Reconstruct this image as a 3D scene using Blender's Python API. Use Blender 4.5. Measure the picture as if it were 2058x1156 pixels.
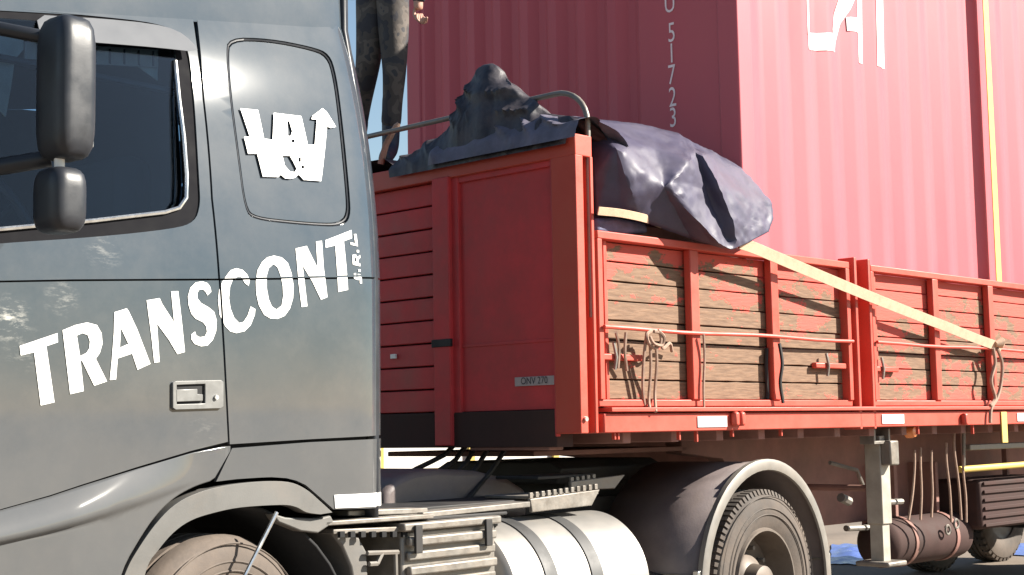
import bpy, bmesh, math, random
import numpy as np
from mathutils import Vector, Matrix, geometry, noise
random.seed(7)
sc = bpy.context.scene
for o in list(bpy.data.objects): bpy.data.objects.remove(o)
COL = sc.collection
rad = math.radians
# ------------------------------------------------------------------ camera
F, CX, CY, H, ROLL = 3000.0, 1029.0, 578.0, 1.38, .0175          # in photograph pixels (2058 wide)
PITCH = math.atan((862 - 578) / F)
fwd = np.array([0, math.cos(PITCH), math.sin(PITCH)]); r0 = np.array([1., 0, 0]); u0 = np.cross(r0, fwd)
rt = r0 * math.cos(ROLL) - u0 * math.sin(ROLL); up = u0 * math.cos(ROLL) + r0 * math.sin(ROLL)
CAMP = np.array([0, 0, H])
cam = bpy.data.cameras.new('camera'); co = bpy.data.objects.new('camera', cam); COL.objects.link(co)
cam.sensor_width = 36; cam.lens = 36 * F / 2058; cam.clip_end = 3000; cam.clip_start = .05
co.matrix_world = Matrix(((rt[0], up[0], -fwd[0], 0), (rt[1], up[1], -fwd[1], 0), (rt[2], up[2], -fwd[2], H), (0, 0, 0, 1)))
sc.camera = co
# ------------------------------------------------------------------ light
SUN_EL, SUN_AZ = rad(33), rad(2)                  # direction towards the sun in the ground plane
sv = Vector((math.cos(SUN_EL) * math.cos(SUN_AZ), math.cos(SUN_EL) * math.sin(SUN_AZ), math.sin(SUN_EL)))
w = bpy.data.worlds.new('World'); sc.world = w; w.use_nodes = True
nt = w.node_tree; sky = nt.nodes.new('ShaderNodeTexSky'); sky.sky_type = 'NISHITA'; sky.sun_disc = False
sky.sun_elevation = SUN_EL; sky.sun_rotation = math.pi / 2 - SUN_AZ; sky.air_density = 1.2; sky.dust_density = .25; sky.ozone_density = 1.2
nt.links.new(sky.outputs[0], nt.nodes['Background'].inputs[0]); nt.nodes['Background'].inputs[1].default_value = .05
sl = bpy.data.lights.new('sun', 'SUN'); sl.energy = 5; sl.angle = rad(.55); sl.color = (1, .93, .82)
so = bpy.data.objects.new('sun', sl); COL.objects.link(so); so.rotation_euler = sv.to_track_quat('Z', 'Y').to_euler(); so.location = (20, 5, 15)
sc.view_settings.view_transform = 'Standard'; sc.view_settings.look = 'None'; sc.view_settings.gamma = 1
sc.view_settings.exposure = 1.6
sc.render.engine = 'CYCLES'

# ------------------------------------------------------------------ pixel -> place helpers
def ray(x, y): return fwd + rt * (x - CX) / F - up * (y - CY) / F
class Frame:                                                      # lx runs rearwards, lat towards the near side
    def __init__(s, o, th):
        t = rad(th); s.th = t; s.o = np.array(o, float)
        s.d = np.array([math.cos(t), math.sin(t), 0]); s.n = np.array([math.sin(t), -math.cos(t), 0])
    def s(s, x, y, lat):
        d = ray(x, y); P = CAMP + d * ((lat - (CAMP - s.o) @ s.n) / (d @ s.n)); return float((P - s.o) @ s.d), float(P[2])
    def f(s, x, y, lx):
        d = ray(x, y); P = CAMP + d * ((lx - (CAMP - s.o) @ s.d) / (d @ s.d)); return float((P - s.o) @ s.n), float(P[2])
    def h(s, x, y, z):
        d = ray(x, y); P = CAMP + d * ((z - H) / d[2]); return float((P - s.o) @ s.d), float((P - s.o) @ s.n)
    def w(s, lx, lat, z): return s.o + s.d * lx + s.n * lat + np.array([0, 0, z])
    def empty(s, name):
        e = bpy.data.objects.new(name, None); COL.objects.link(e); e.empty_display_size = .3
        e.location = tuple(s.o); e.rotation_euler = (0, 0, s.th); return e
d_ = ray(1548, 1177); rw = CAMP + d_ * ((.515 - H) / d_[2])       # rear wheel hub of the tractor, half a metre up
tt = rad(50); o_ = rw - np.array([math.sin(tt), -math.cos(tt), 0]) * 1.24; o_[2] = 0
T = Frame(o_, 50)                                                 # tractor: origin under the drive axle
R = Frame(T.w(-.35, 0, 0), 46)                                    # trailer: origin under the kingpin
def L(lx, lat, z): return Vector((lx, -lat, z))

# ------------------------------------------------------------------ materials
def nn(t, typ, **kw):
    n = t.nodes.new(typ)
    for k, v in kw.items(): setattr(n, k, v)
    return n
def mat(name, col, rough=.5, metal=0, var=.12, scale=6, bump=.0, bscale=60, coat=0, dirt=None, dirt_amt=.35, dirt_scale=3, spec=.5, rvar=.12, stretch=(1, 1, 1), sheen=0):
    m = bpy.data.materials.new(name); m.use_nodes = True; t = m.node_tree; b = t.nodes['Principled BSDF']
    tc = nn(t, 'ShaderNodeTexCoord'); mp = nn(t, 'ShaderNodeMapping'); mp.inputs['Scale'].default_value = stretch
    t.links.new(tc.outputs['Object'], mp.inputs[0])
    n1 = nn(t, 'ShaderNodeTexNoise'); n1.inputs['Scale'].default_value = scale; n1.inputs['Detail'].default_value = 7; n1.inputs['Roughness'].default_value = .62
    t.links.new(mp.outputs[0], n1.inputs['Vector'])
    mx = nn(t, 'ShaderNodeMix', data_type='RGBA')
    mx.inputs['A'].default_value = (*[c * (1 - var) for c in col], 1); mx.inputs['B'].default_value = (*[min(1, c * (1 + var)) for c in col], 1)
    mr = nn(t, 'ShaderNodeMapRange'); mr.inputs[1].default_value = .3; mr.inputs[2].default_value = .7
    t.links.new(n1.outputs[0], mr.inputs[0]); t.links.new(mr.outputs[0], mx.inputs['Factor'])
    out = mx.outputs['Result']
    if dirt:
        n2 = nn(t, 'ShaderNodeTexNoise'); n2.inputs['Scale'].default_value = dirt_scale; n2.inputs['Detail'].default_value = 9; n2.inputs['Roughness'].default_value = .7
        t.links.new(mp.outputs[0], n2.inputs['Vector'])
        r2 = nn(t, 'ShaderNodeMapRange'); r2.inputs[1].default_value = .42; r2.inputs[2].default_value = .72; r2.inputs[4].default_value = dirt_amt
        t.links.new(n2.outputs[0], r2.inputs[0])
        m2 = nn(t, 'ShaderNodeMix', data_type='RGBA'); t.links.new(r2.outputs[0], m2.inputs['Factor']); t.links.new(out, m2.inputs['A']); m2.inputs['B'].default_value = (*dirt, 1)
        out = m2.outputs['Result']
    t.links.new(out, b.inputs['Base Color'])
    rr = nn(t, 'ShaderNodeMapRange'); rr.inputs[1].default_value = .3; rr.inputs[2].default_value = .7; rr.inputs[3].default_value = max(.02, rough - rvar); rr.inputs[4].default_value = min(1, rough + rvar)
    t.links.new(n1.outputs[0], rr.inputs[0]); t.links.new(rr.outputs[0], b.inputs['Roughness'])
    b.inputs['Metallic'].default_value = metal; b.inputs['Specular IOR Level'].default_value = spec
    b.inputs['Coat Weight'].default_value = coat; b.inputs['Coat Roughness'].default_value = .06
    if sheen: b.inputs['Sheen Weight'].default_value = sheen
    if bump:
        n3 = nn(t, 'ShaderNodeTexNoise'); n3.inputs['Scale'].default_value = bscale; n3.inputs['Detail'].default_value = 5; t.links.new(mp.outputs[0], n3.inputs['Vector'])
        bp = nn(t, 'ShaderNodeBump'); bp.inputs['Strength'].default_value = bump; bp.inputs['Distance'].default_value = .01
        t.links.new(n3.outputs[0], bp.inputs['Height']); t.links.new(bp.outputs[0], b.inputs['Normal'])
    return m
DUST = (.22, .17, .13)
M = {}
M['cab'] = mat('cab_paint', (.022, .036, .050), .62, 0, .10, 2.2, spec=.15, bump=.010, bscale=4, coat=1, dirt=(.16, .15, .14), dirt_amt=.22, dirt_scale=2.0, rvar=.06)
M['plastic'] = mat('dark_plastic', (.016, .019, .025), .40, 0, .15, 8, bump=.02, bscale=220, spec=.38, dirt=DUST, dirt_amt=.05)
M['arch'] = mat('grey_arch_plastic', (.105, .103, .098), .55, 0, .10, 5, bump=.04, bscale=150, dirt=DUST, dirt_amt=.3)
M['black'] = mat('matt_black', (.012, .012, .013), .7, 0, .3, 6, dirt=(.09, .07, .055), dirt_amt=.35)
M['seal'] = mat('window_seal', (.008, .008, .010), .85, 0, .2, 10, spec=.12)
M['kick'] = mat('dirty_kick_board', (.055, .030, .027), .8, 0, .25, 5, dirt=(.05, .035, .03), dirt_amt=.6, spec=.2)
M['foldtarp'] = mat('hazed_tarp_fold', (.13, .12, .16), .6, 0, .35, 8, bump=.35, bscale=18, dirt=(.05, .045, .06), dirt_amt=.6, dirt_scale=7)  # same tarp, its colour lightened to paint in haze and light through the cloth
M['liner'] = mat('black_liner', (.006, .006, .007), .85, 0, .2, 6)
M['interior'] = mat('cab_trim', (.03, .035, .04), .8, 0, .2, 6)
M['cream'] = mat('cream_cloth', (.55, .50, .40), .9, 0, .15, 12)
M['tan'] = mat('tan_trim', (.50, .40, .32), .85, 0, .15, 12)
M['chrome'] = mat('worn_chrome', (.62, .62, .60), .28, .9, .08, 20)
M['white'] = mat('white_vinyl', (.82, .82, .80), .4, 0, .04, 10)
M['handle'] = mat('handle_grey', (.17, .17, .165), .4, .2, .08, 20)
M['alu'] = mat('tank_aluminium', (.30, .29, .275), .5, .55, .08, 5, bump=.015, bscale=30, dirt=(.25, .2, .15), dirt_amt=.35, dirt_scale=2.5, rvar=.08)
M['strapgrey'] = mat('tank_strap', (.05, .05, .05), .6, .1, .15, 10)
M['steel'] = mat('dusty_steel', (.20, .185, .165), .5, .35, .25, 14, bump=.1, bscale=60, dirt=DUST, dirt_amt=.5, dirt_scale=6)
M['legsteel'] = mat('galvanised_leg', (.36, .33, .28), .6, .1, .2, 8, dirt=DUST, dirt_amt=.4)
M['rubber'] = mat('tyre_rubber', (.07, .058, .050), .85, 0, .25, 12, bump=.12, bscale=70, dirt=(.155, .118, .092), dirt_amt=.85, dirt_scale=2.2)
M['rim'] = mat('rim_dusty', (.11, .09, .075), .6, .2, .2, 10, dirt=DUST, dirt_amt=.5)
M['fender'] = mat('fender_black', (.13, .105, .105), .5, 0, .3, 5, bump=.08, bscale=120, dirt=(.19, .15, .13), dirt_amt=.5, dirt_scale=4)
M['fenderrim'] = mat('fender_rim', (.17, .16, .145), .55, .1, .15, 8, dirt=DUST, dirt_amt=.4)
RED = (.50, .070, .046)
M['red'] = mat('trailer_red', RED, .5, 0, .10, 5, bump=.05, bscale=40, dirt=(.32, .085, .055), dirt_amt=.45, dirt_scale=5, spec=.35)
M['redplank'] = mat('headboard_red', (.56, .055, .060), .55, 0, .15, 4, bump=.08, bscale=30, dirt=(.24, .06, .055), dirt_amt=.5, dirt_scale=3, spec=.3)
M['under'] = mat('underbody_brown', (.26, .135, .115), .75, 0, .25, 5, dirt=(.20, .13, .10), dirt_amt=.5, spec=.25)
M['contain'] = mat('container_red', (.47, .095, .120), .55, 0, .06, 1.6, bump=.03, bscale=25, dirt=(.44, .125, .13), dirt_amt=.3, dirt_scale=1.5, spec=.3, stretch=(1, 1, .35))
M['cwhite'] = mat('container_white', (.80, .78, .76), .6, 0, .05, 6, spec=.3)
M['digit'] = mat('faded_white_paint', (.85, .70, .72), .7, 0, .12, 30, spec=.2)
M['yellow'] = mat('yellow_webbing', (.62, .46, .12), .75, 0, .12, 30, bump=.2, bscale=200)
M['web'] = mat('cream_webbing', (.55, .38, .26), .8, 0, .14, 20, bump=.2, bscale=200)
M['tarp'] = mat('navy_tarp', (.055, .050, .085), .5, 0, .22, 7, bump=.10, bscale=22, dirt=(.09, .075, .09), dirt_amt=.35, dirt_scale=5, rvar=.08, spec=.3)
M['heap'] = mat('black_tarp', (.026, .023, .030), .5, 0, .35, 9, bump=.5, bscale=16, dirt=(.11, .09, .09), dirt_amt=.55, dirt_scale=9)
M['rope'] = mat('grubby_rope', (.30, .20, .15), .9, 0, .25, 40)
M['lamp'] = mat('amber_lamp', (.75, .25, .08), .25, 0, .05, 10, spec=.6)
M['bluerag'] = mat('blue_grey_rag', (.12, .13, .22), .8, 0, .3, 18, bump=.4, bscale=30)
M['skin'] = mat('skin', (.42, .23, .17), .55, 0, .06, 20)
M['hair'] = mat('hair', (.02, .015, .012), .7)
M['jacket'] = mat('dark_jacket', (.022, .024, .045), .85, 0, .25, 14, bump=.2, bscale=40)
M['boot'] = mat('boot_leather', (.018, .022, .038), .6, 0, .2, 20)
M['yellowsteel'] = mat('yellow_steel', (.62, .45, .10), .55, 0, .12, 6, dirt=(.3, .22, .12), dirt_amt=.4)
M['ceramic'] = mat('white_steel', (.7, .68, .64), .5, 0, .08, 6)
M['plate'] = mat('number_plate', (.42, .36, .35), .6, 0, .1, 30)
M['ink'] = mat('plate_ink', (.03, .03, .04), .6)

def camo():
    m = mat('work_trousers', (.10, .085, .075), .9, 0, .2, 14, bump=.3, bscale=35)
    t = m.node_tree; b = t.nodes['Principled BSDF']
    tc = nn(t, 'ShaderNodeTexCoord'); v = nn(t, 'ShaderNodeTexNoise'); v.inputs['Scale'].default_value = 9; v.inputs['Detail'].default_value = 2
    t.links.new(tc.outputs['Object'], v.inputs['Vector'])
    cr = nn(t, 'ShaderNodeValToRGB'); cr.color_ramp.interpolation = 'CONSTANT'; e = cr.color_ramp.elements
    e[0].color = (.035, .034, .04, 1); e[1].position = .45; e[1].color = (.062, .054, .05, 1)
    x = e.new(.56); x.color = (.10, .085, .075, 1); x = e.new(.66); x.color = (.045, .045, .05, 1)
    t.links.new(v.outputs[0], cr.inputs[0]); t.links.new(cr.outputs[0], b.inputs['Base Color']); return m
M['trousers'] = camo()

def peel():                                                       # red paint flaking off weathered boards
    m = bpy.data.materials.new('flaking_boards'); m.use_nodes = True; t = m.node_tree; b = t.nodes['Principled BSDF']
    tc = nn(t, 'ShaderNodeTexCoord'); oi = nn(t, 'ShaderNodeObjectInfo')
    def noi(sc_, det, st, rough=.6):
        mp = nn(t, 'ShaderNodeMapping'); mp.inputs['Scale'].default_value = st; t.links.new(tc.outputs['Object'], mp.inputs[0])
        n = nn(t, 'ShaderNodeTexNoise'); n.inputs['Scale'].default_value = sc_; n.inputs['Detail'].default_value = det; n.inputs['Roughness'].default_value = rough
        t.links.new(mp.outputs[0], n.inputs['Vector']); return n
    grain = noi(9, 8, (1, 1, 9)); big = noi(2.6, 7, (1, 1, 1.9), .72); fine = noi(30, 4, (.5, 1, 1.4))
    wood = nn(t, 'ShaderNodeValToRGB'); e = wood.color_ramp.elements; e[0].position = .3; e[0].color = (.12, .069, .042, 1); e[1].position = .72; e[1].color = (.245, .148, .092, 1)
    t.links.new(grain.outputs[0], wood.inputs[0])
    sx = nn(t, 'ShaderNodeSeparateXYZ'); t.links.new(tc.outputs['Object'], sx.inputs[0])
    # paint survives along the top and bottom boards, towards the rear and in single patches
    def mr(sock, a, b_, c, d): 
        r = nn(t, 'ShaderNodeMapRange'); r.interpolation_type = 'SMOOTHSTEP'
        for i, v in zip((1, 2, 3, 4), (a, b_, c, d)): r.inputs[i].default_value = v
        t.links.new(sock, r.inputs[0]); return r.outputs[0]
    def add(a, b_):
        r = nn(t, 'ShaderNodeMath', operation='ADD'); t.links.new(a, r.inputs[0])
        if isinstance(b_, (int, float)): r.inputs[1].default_value = b_
        else: t.links.new(b_, r.inputs[1])
        return r.outputs[0]
    s = add(mr(sx.outputs[2], 1.9, 2.26, 0, .17), mr(sx.outputs[2], 1.47, 1.58, .10, 0))
    s = add(s, mr(sx.outputs[0], .95, 1.9, 0, .09)); s = add(s, big.outputs[0])
    fm = nn(t, 'ShaderNodeMath', operation='MULTIPLY_ADD'); t.links.new(fine.outputs[0], fm.inputs[0]); fm.inputs[1].default_value = .16; t.links.new(s, fm.inputs[2])
    k = nn(t, 'ShaderNodeMapRange'); k.inputs[1].default_value = .675; k.inputs[2].default_value = .705; t.links.new(fm.outputs[0], k.inputs[0])
    mx = nn(t, 'ShaderNodeMix', data_type='RGBA'); t.links.new(k.outputs[0], mx.inputs['Factor']); t.links.new(wood.outputs[0], mx.inputs['A']); mx.inputs['B'].default_value = (.50, .085, .062, 1)
    t.links.new(mx.outputs['Result'], b.inputs['Base Color']); b.inputs['Roughness'].default_value = .7; b.inputs['Specular IOR Level'].default_value = .3
    ad = nn(t, 'ShaderNodeMath', operation='MULTIPLY_ADD'); t.links.new(k.outputs[0], ad.inputs[0]); ad.inputs[1].default_value = .5; t.links.new(grain.outputs[0], ad.inputs[2])
    bp = nn(t, 'ShaderNodeBump'); bp.inputs['Strength'].default_value = .55; bp.inputs['Distance'].default_value = .004; t.links.new(ad.outputs[0], bp.inputs['Height']); t.links.new(bp.outputs[0], b.inputs['Normal'])
    return m
M['peel'] = peel()

def glass(name, tint, amt=1.0):
    m = bpy.data.materials.new(name); m.use_nodes = True; t = m.node_tree; t.nodes.remove(t.nodes['Principled BSDF'])
    tr = nn(t, 'ShaderNodeBsdfTransparent'); tr.inputs[0].default_value = (*tint, 1); g = nn(t, 'ShaderNodeBsdfGlossy'); g.inputs['Roughness'].default_value = .015
    fr = nn(t, 'ShaderNodeFresnel'); fr.inputs[0].default_value = 1.36; mx = nn(t, 'ShaderNodeMixShader')
    t.links.new(fr.outputs[0], mx.inputs[0]); t.links.new(tr.outputs[0], mx.inputs[1]); t.links.new(g.outputs[0], mx.inputs[2]); t.links.new(mx.outputs[0], t.nodes['Material Output'].inputs[0]); return m
M['glass'] = glass('tinted_glass', (.55, .67, .77))
M['visor'] = mat('smoked_visor', (.105, .11, .12), .5, 0, .05, 6, spec=.25)

def scuffs(m):                                                    # pale rubbed patch and scratches on the driver's door
    t = m.node_tree; b = t.nodes['Principled BSDF']; src = b.inputs['Base Color'].links[0].from_socket
    tc = nn(t, 'ShaderNodeTexCoord')
    out = src
    for (px, py, r, k) in ((22, 640, .085, .70), (50, 700, .09, .22), (125, 600, .075, .30), (210, 500, .09, .20), (410, 870, .09, .12)):
        x, z = T.s(px, py, 1.25)
        mp = nn(t, 'ShaderNodeMapping'); mp.vector_type = 'POINT'; mp.inputs['Location'].default_value = (-x / r, 1.25 / r, -z / r); mp.inputs['Scale'].default_value = (1 / r,) * 3
        t.links.new(tc.outputs['Object'], mp.inputs[0])
        g = nn(t, 'ShaderNodeTexGradient', gradient_type='SPHERICAL'); t.links.new(mp.outputs[0], g.inputs[0])
        mp2 = nn(t, 'ShaderNodeMapping'); mp2.inputs['Rotation'].default_value = (0, rad(50), 0); mp2.inputs['Scale'].default_value = (.6, 1, 1.7); t.links.new(tc.outputs['Object'], mp2.inputs[0])
        n = nn(t, 'ShaderNodeTexNoise'); n.inputs['Scale'].default_value = 34; n.inputs['Detail'].default_value = 8; n.inputs['Roughness'].default_value = .75; t.links.new(mp2.outputs[0], n.inputs['Vector'])
        q = nn(t, 'ShaderNodeMapRange'); q.inputs[1].default_value = .50; q.inputs[2].default_value = .68; q.inputs[4].default_value = k * 1.6; t.links.new(n.outputs[0], q.inputs[0])
        mu = nn(t, 'ShaderNodeMath', operation='MULTIPLY', use_clamp=True); t.links.new(g.outputs[1], mu.inputs[0]); t.links.new(q.outputs[0], mu.inputs[1])
        mx = nn(t, 'ShaderNodeMix', data_type='RGBA'); t.links.new(mu.outputs[0], mx.inputs['Factor']); t.links.new(out, mx.inputs['A']); mx.inputs['B'].default_value = (.42, .41, .38, 1)
        out = mx.outputs['Result']
    t.links.new(out, b.inputs['Base Color'])
M['door'] = mat('door_paint', (.022, .036, .050), .62, 0, .10, 2.2, spec=.15, bump=.010, bscale=4, coat=1, dirt=(.16, .15, .14), dirt_amt=.24, dirt_scale=2.0, rvar=.06)
scuffs(M['door'])
def dust_and_reflection(m):  # dust plus the sunlit ground's warm reflection, painted into the lower panels' colour
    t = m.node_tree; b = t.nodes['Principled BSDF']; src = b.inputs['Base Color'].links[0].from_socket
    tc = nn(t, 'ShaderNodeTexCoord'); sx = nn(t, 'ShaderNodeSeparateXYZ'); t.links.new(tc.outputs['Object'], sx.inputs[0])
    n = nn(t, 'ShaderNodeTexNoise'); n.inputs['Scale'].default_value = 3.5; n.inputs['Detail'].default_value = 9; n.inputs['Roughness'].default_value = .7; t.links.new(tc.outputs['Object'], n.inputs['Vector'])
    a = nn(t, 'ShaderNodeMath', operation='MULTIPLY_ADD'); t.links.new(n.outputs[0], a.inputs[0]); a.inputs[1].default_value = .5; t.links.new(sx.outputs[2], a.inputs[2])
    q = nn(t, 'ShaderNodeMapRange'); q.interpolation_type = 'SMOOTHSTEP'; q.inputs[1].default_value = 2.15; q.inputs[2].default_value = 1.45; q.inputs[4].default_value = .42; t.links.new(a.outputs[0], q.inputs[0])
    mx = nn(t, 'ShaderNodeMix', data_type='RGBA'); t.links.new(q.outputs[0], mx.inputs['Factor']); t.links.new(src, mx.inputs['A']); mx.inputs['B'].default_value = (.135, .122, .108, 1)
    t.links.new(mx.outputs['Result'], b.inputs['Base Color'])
dust_and_reflection(M['door']); dust_and_reflection(M['cab'])

# ------------------------------------------------------------------ mesh helpers
def tag(o, label=None, cat=None, group=None, kind=None):
    if label: o['label'] = label
    if cat: o['category'] = cat
    if group: o['group'] = group
    if kind: o['kind'] = kind
    return o
class MB:
    def __init__(s): s.v = []; s.f = []
    def add(s, vs, fs):
        n = len(s.v); s.v += [tuple(v) for v in vs]; s.f += [tuple(i + n for i in f) for f in fs]; return s
    def box(s, x0, x1, l0, l1, z0, z1):                           # frame coordinates lx, lat, z
        vs = [L(x, l, z) for x in (x0, x1) for l in (l0, l1) for z in (z0, z1)]
        return s.add(vs, [(0, 1, 3, 2), (4, 6, 7, 5), (0, 4, 5, 1), (2, 3, 7, 6), (0, 2, 6, 4), (1, 5, 7, 3)])
    def tube(s, pts, r, n=8, cap=True):
        pts = [Vector(p) for p in pts]; rs = r if isinstance(r, (list, tuple)) else [r] * len(pts); base = len(s.v); ref = None
        for i, p in enumerate(pts):
            t = (pts[min(i + 1, len(pts) - 1)] - pts[max(i - 1, 0)]).normalized()
            if ref is None: ref = t.orthogonal().normalized()
            ref = (ref - t * ref.dot(t)).normalized(); b = t.cross(ref)
            for k in range(n):
                a = 2 * math.pi * k / n; s.v.append(tuple(p + (ref * math.cos(a) + b * math.sin(a)) * rs[i]))
        for i in range(len(pts) - 1):
            for k in range(n): s.f.append((base + i * n + k, base + i * n + (k + 1) % n, base + (i + 1) * n + (k + 1) % n, base + (i + 1) * n + k))
        if cap: s.f.append(tuple(base + k for k in reversed(range(n)))); s.f.append(tuple(base + (len(pts) - 1) * n + k for k in range(n)))
        return s
    def ribbon(s, pts, wdir, w_, th):                             # flat band: centre line, width direction, width, thickness
        pts = [Vector(p) for p in pts]; base = len(s.v); W = Vector(wdir)
        for i, p in enumerate(pts):
            t = (pts[min(i + 1, len(pts) - 1)] - pts[max(i - 1, 0)]).normalized(); ww = (W - t * W.dot(t)).normalized(); nn_ = t.cross(ww)
            for a, b in ((-1, -1), (1, -1), (1, 1), (-1, 1)): s.v.append(tuple(p + ww * a * w_ / 2 + nn_ * b * th / 2))
        for i in range(len(pts) - 1):
            for k in range(4): s.f.append((base + i * 4 + k, base + i * 4 + (k + 1) % 4, base + (i + 1) * 4 + (k + 1) % 4, base + (i + 1) * 4 + k))
        s.f.append((base + 3, base + 2, base + 1, base)); e = base + (len(pts) - 1) * 4; s.f.append((e, e + 1, e + 2, e + 3)); return s
    def lathe(s, prof, c, axis='lat', n=48, close=False):         # prof: (radius, offset along axis)
        base = len(s.v); c = Vector(c)
        for (r, a) in prof:
            for k in range(n):
                t = 2 * math.pi * k / n; q, e = r * math.cos(t), r * math.sin(t)
                v = Vector((q, -a, e)) if axis == 'lat' else Vector((a, q, e)) if axis == 'lx' else Vector((q, e, a))
                s.v.append(tuple(c + v))
        m = len(prof)
        for i in range(m if close else m - 1):
            j = (i + 1) % m
            for k in range(n): s.f.append((base + i * n + k, base + j * n + k, base + j * n + (k + 1) % n, base + i * n + (k + 1) % n))
        return s
    def prism(s, poly, l0, l1):                                   # poly in (lx, z), between two lateral planes
        n = len(poly); vs = [L(x, l0, z) for x, z in poly] + [L(x, l1, z) for x, z in poly]
        return s.add(vs, [tuple(range(n)), tuple(range(2 * n - 1, n - 1, -1))] + [(i, i + n, (i + 1) % n + n, (i + 1) % n) for i in range(n)])
    def prismx(s, poly, x0, x1):                                  # poly in (lat, z), between two lx planes
        n = len(poly); vs = [L(x0, l, z) for l, z in poly] + [L(x1, l, z) for l, z in poly]
        return s.add(vs, [tuple(range(n)), tuple(range(2 * n - 1, n - 1, -1))] + [(i, i + n, (i + 1) % n + n, (i + 1) % n) for i in range(n)])
    def build(s, name, m, parent=None, bevel=0, smooth=40, seg=2, sub=0, solid=0):
        me = bpy.data.meshes.new(name); me.from_pydata(s.v, [], s.f); me.validate()
        bm = bmesh.new(); bm.from_mesh(me); bmesh.ops.recalc_face_normals(bm, faces=bm.faces); bm.to_mesh(me); bm.free()
        return finish(name, me, m, parent, bevel, smooth, seg, sub, solid)
def finish(name, me, m, parent, bevel=0, smooth=40, seg=2, sub=0, solid=0):
    me.materials.append(M[m] if isinstance(m, str) else m)
    if smooth: me.shade_smooth(); me.set_sharp_from_angle(angle=rad(smooth))
    o = bpy.data.objects.new(name, me); COL.objects.link(o)
    if parent is not None: o.parent = parent
    if solid: x = o.modifiers.new('solid', 'SOLIDIFY'); x.thickness = solid; x.offset = 0
    if sub: x = o.modifiers.new('sub', 'SUBSURF'); x.levels = sub; x.render_levels = sub
    if bevel: x = o.modifiers.new('bevel', 'BEVEL'); x.width = bevel; x.segments = seg; x.limit_method = 'ANGLE'; x.angle_limit = rad(50)
    return o
def bx(name, m, parent, x0, x1, l0, l1, z0, z1, bevel=.004): return MB().box(x0, x1, l0, l1, z0, z1).build(name, m, parent, bevel)
def inside(p, poly):
    x, y = p; c = False; n = len(poly); j = n - 1
    for i in range(n):
        xi, yi = poly[i]; xj, yj = poly[j]
        if (yi > y) != (yj > y) and x < (xj - xi) * (y - yi) / (yj - yi) + xi: c = not c
        j = i
    return c
def chaikin(p, k=2):
    for _ in range(k):
        q = []
        for i in range(len(p)):
            a, b = p[i], p[(i + 1) % len(p)]
            q += [(a[0] * .75 + b[0] * .25, a[1] * .75 + b[1] * .25), (a[0] * .25 + b[0] * .75, a[1] * .25 + b[1] * .75)]
        p = q
    return p
def resample(p, step):
    q = []
    for i in range(len(p)):
        a, b = p[i], p[(i + 1) % len(p)]; n = max(1, int(math.hypot(b[0] - a[0], b[1] - a[1]) / step))
        q += [(a[0] + (b[0] - a[0]) * k / n, a[1] + (b[1] - a[1]) * k / n) for k in range(n)]
    return q
def spline(P, sub): 
    out = []
    for i in range(len(P) - 1):
        a, b, c, d = P[max(i - 1, 0)], P[i], P[i + 1], P[min(i + 2, len(P) - 1)]
        for k in range(sub):
            t_ = k / sub; out.append(tuple(.5 * (2 * b[q] + (c[q] - a[q]) * t_ + (2 * a[q] - 5 * b[q] + 4 * c[q] - d[q]) * t_ * t_ + (3 * b[q] - a[q] - 3 * c[q] + d[q]) * t_ ** 3) for q in range(len(b))))
    out.append(P[-1]); return out
def sheet(name, outer, holes, to3, m, parent, step=.05, thick=.016, bevel=.003, smooth=35):
    """outline and holes in 2-D (lx, z); to3(x, z, inset) -> point. Gives a curved, thick panel with its own edges."""
    outer = resample(outer, step); holes = [resample(h, step) for h in holes]
    vs, ed = [], []
    for lp in [outer] + holes:
        b = len(vs); vs += [Vector(p) for p in lp]; ed += [(b + i, b + (i + 1) % len(lp)) for i in range(len(lp))]
    xs = [p[0] for p in outer]; zs = [p[1] for p in outer]
    x = min(xs) + step / 2
    while x < max(xs):
        z = min(zs) + step / 2
        while z < max(zs):
            p = (x, z + (.5 * step if int(round(x / step)) % 2 else 0) * 0)
            if inside(p, outer) and not any(inside(p, h) for h in holes): vs.append(Vector(p))
            z += step
        x += step
    r = geometry.delaunay_2d_cdt(vs, ed, [], 0, 1e-6)
    V2, Fs = r[0], r[2]; keep = []
    for f in Fs:
        c = (sum(V2[i][0] for i in f) / len(f), sum(V2[i][1] for i in f) / len(f))
        if inside(c, outer) and not any(inside(c, h) for h in holes): keep.append(f)
    used = sorted({i for f in keep for i in f}); ix = {u: k for k, u in enumerate(used)}; n = len(used)
    front = [to3(V2[u][0], V2[u][1], 0) for u in used]; fs = [tuple(ix[i] for i in f) for f in keep]
    if thick:
        back = [to3(V2[u][0], V2[u][1], thick) for u in used]; cnt = {}
        for f in fs:
            for i in range(len(f)): a, b = f[i], f[(i + 1) % len(f)]; cnt[(a, b)] = 1
        walls = [(a, b, b + n, a + n) for (a, b) in cnt if (b, a) not in cnt]
        fs = fs + [tuple(i + n for i in reversed(f)) for f in fs] + walls; front += back
    return MB().add(front, fs).build(name, m, parent, bevel, smooth)

# ================================================================== ground and far things
gm = mat('dusty_ground', (.19, .155, .125), .95, 0, .25, .7, bump=.5, bscale=9, dirt=(.085, .074, .064), dirt_amt=.6, dirt_scale=.35, spec=.2)
g = MB(); N = 40
gx = [math.copysign(abs(t) ** 3, t) * 700 for t in np.linspace(-1, 1, N)]
g.add([(x, y, 0) for x in gx for y in gx], [(i * N + j, (i + 1) * N + j, (i + 1) * N + j + 1, i * N + j + 1) for i in range(N - 1) for j in range(N - 1)])
tag(g.build('ground', gm), kind='structure')

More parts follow.
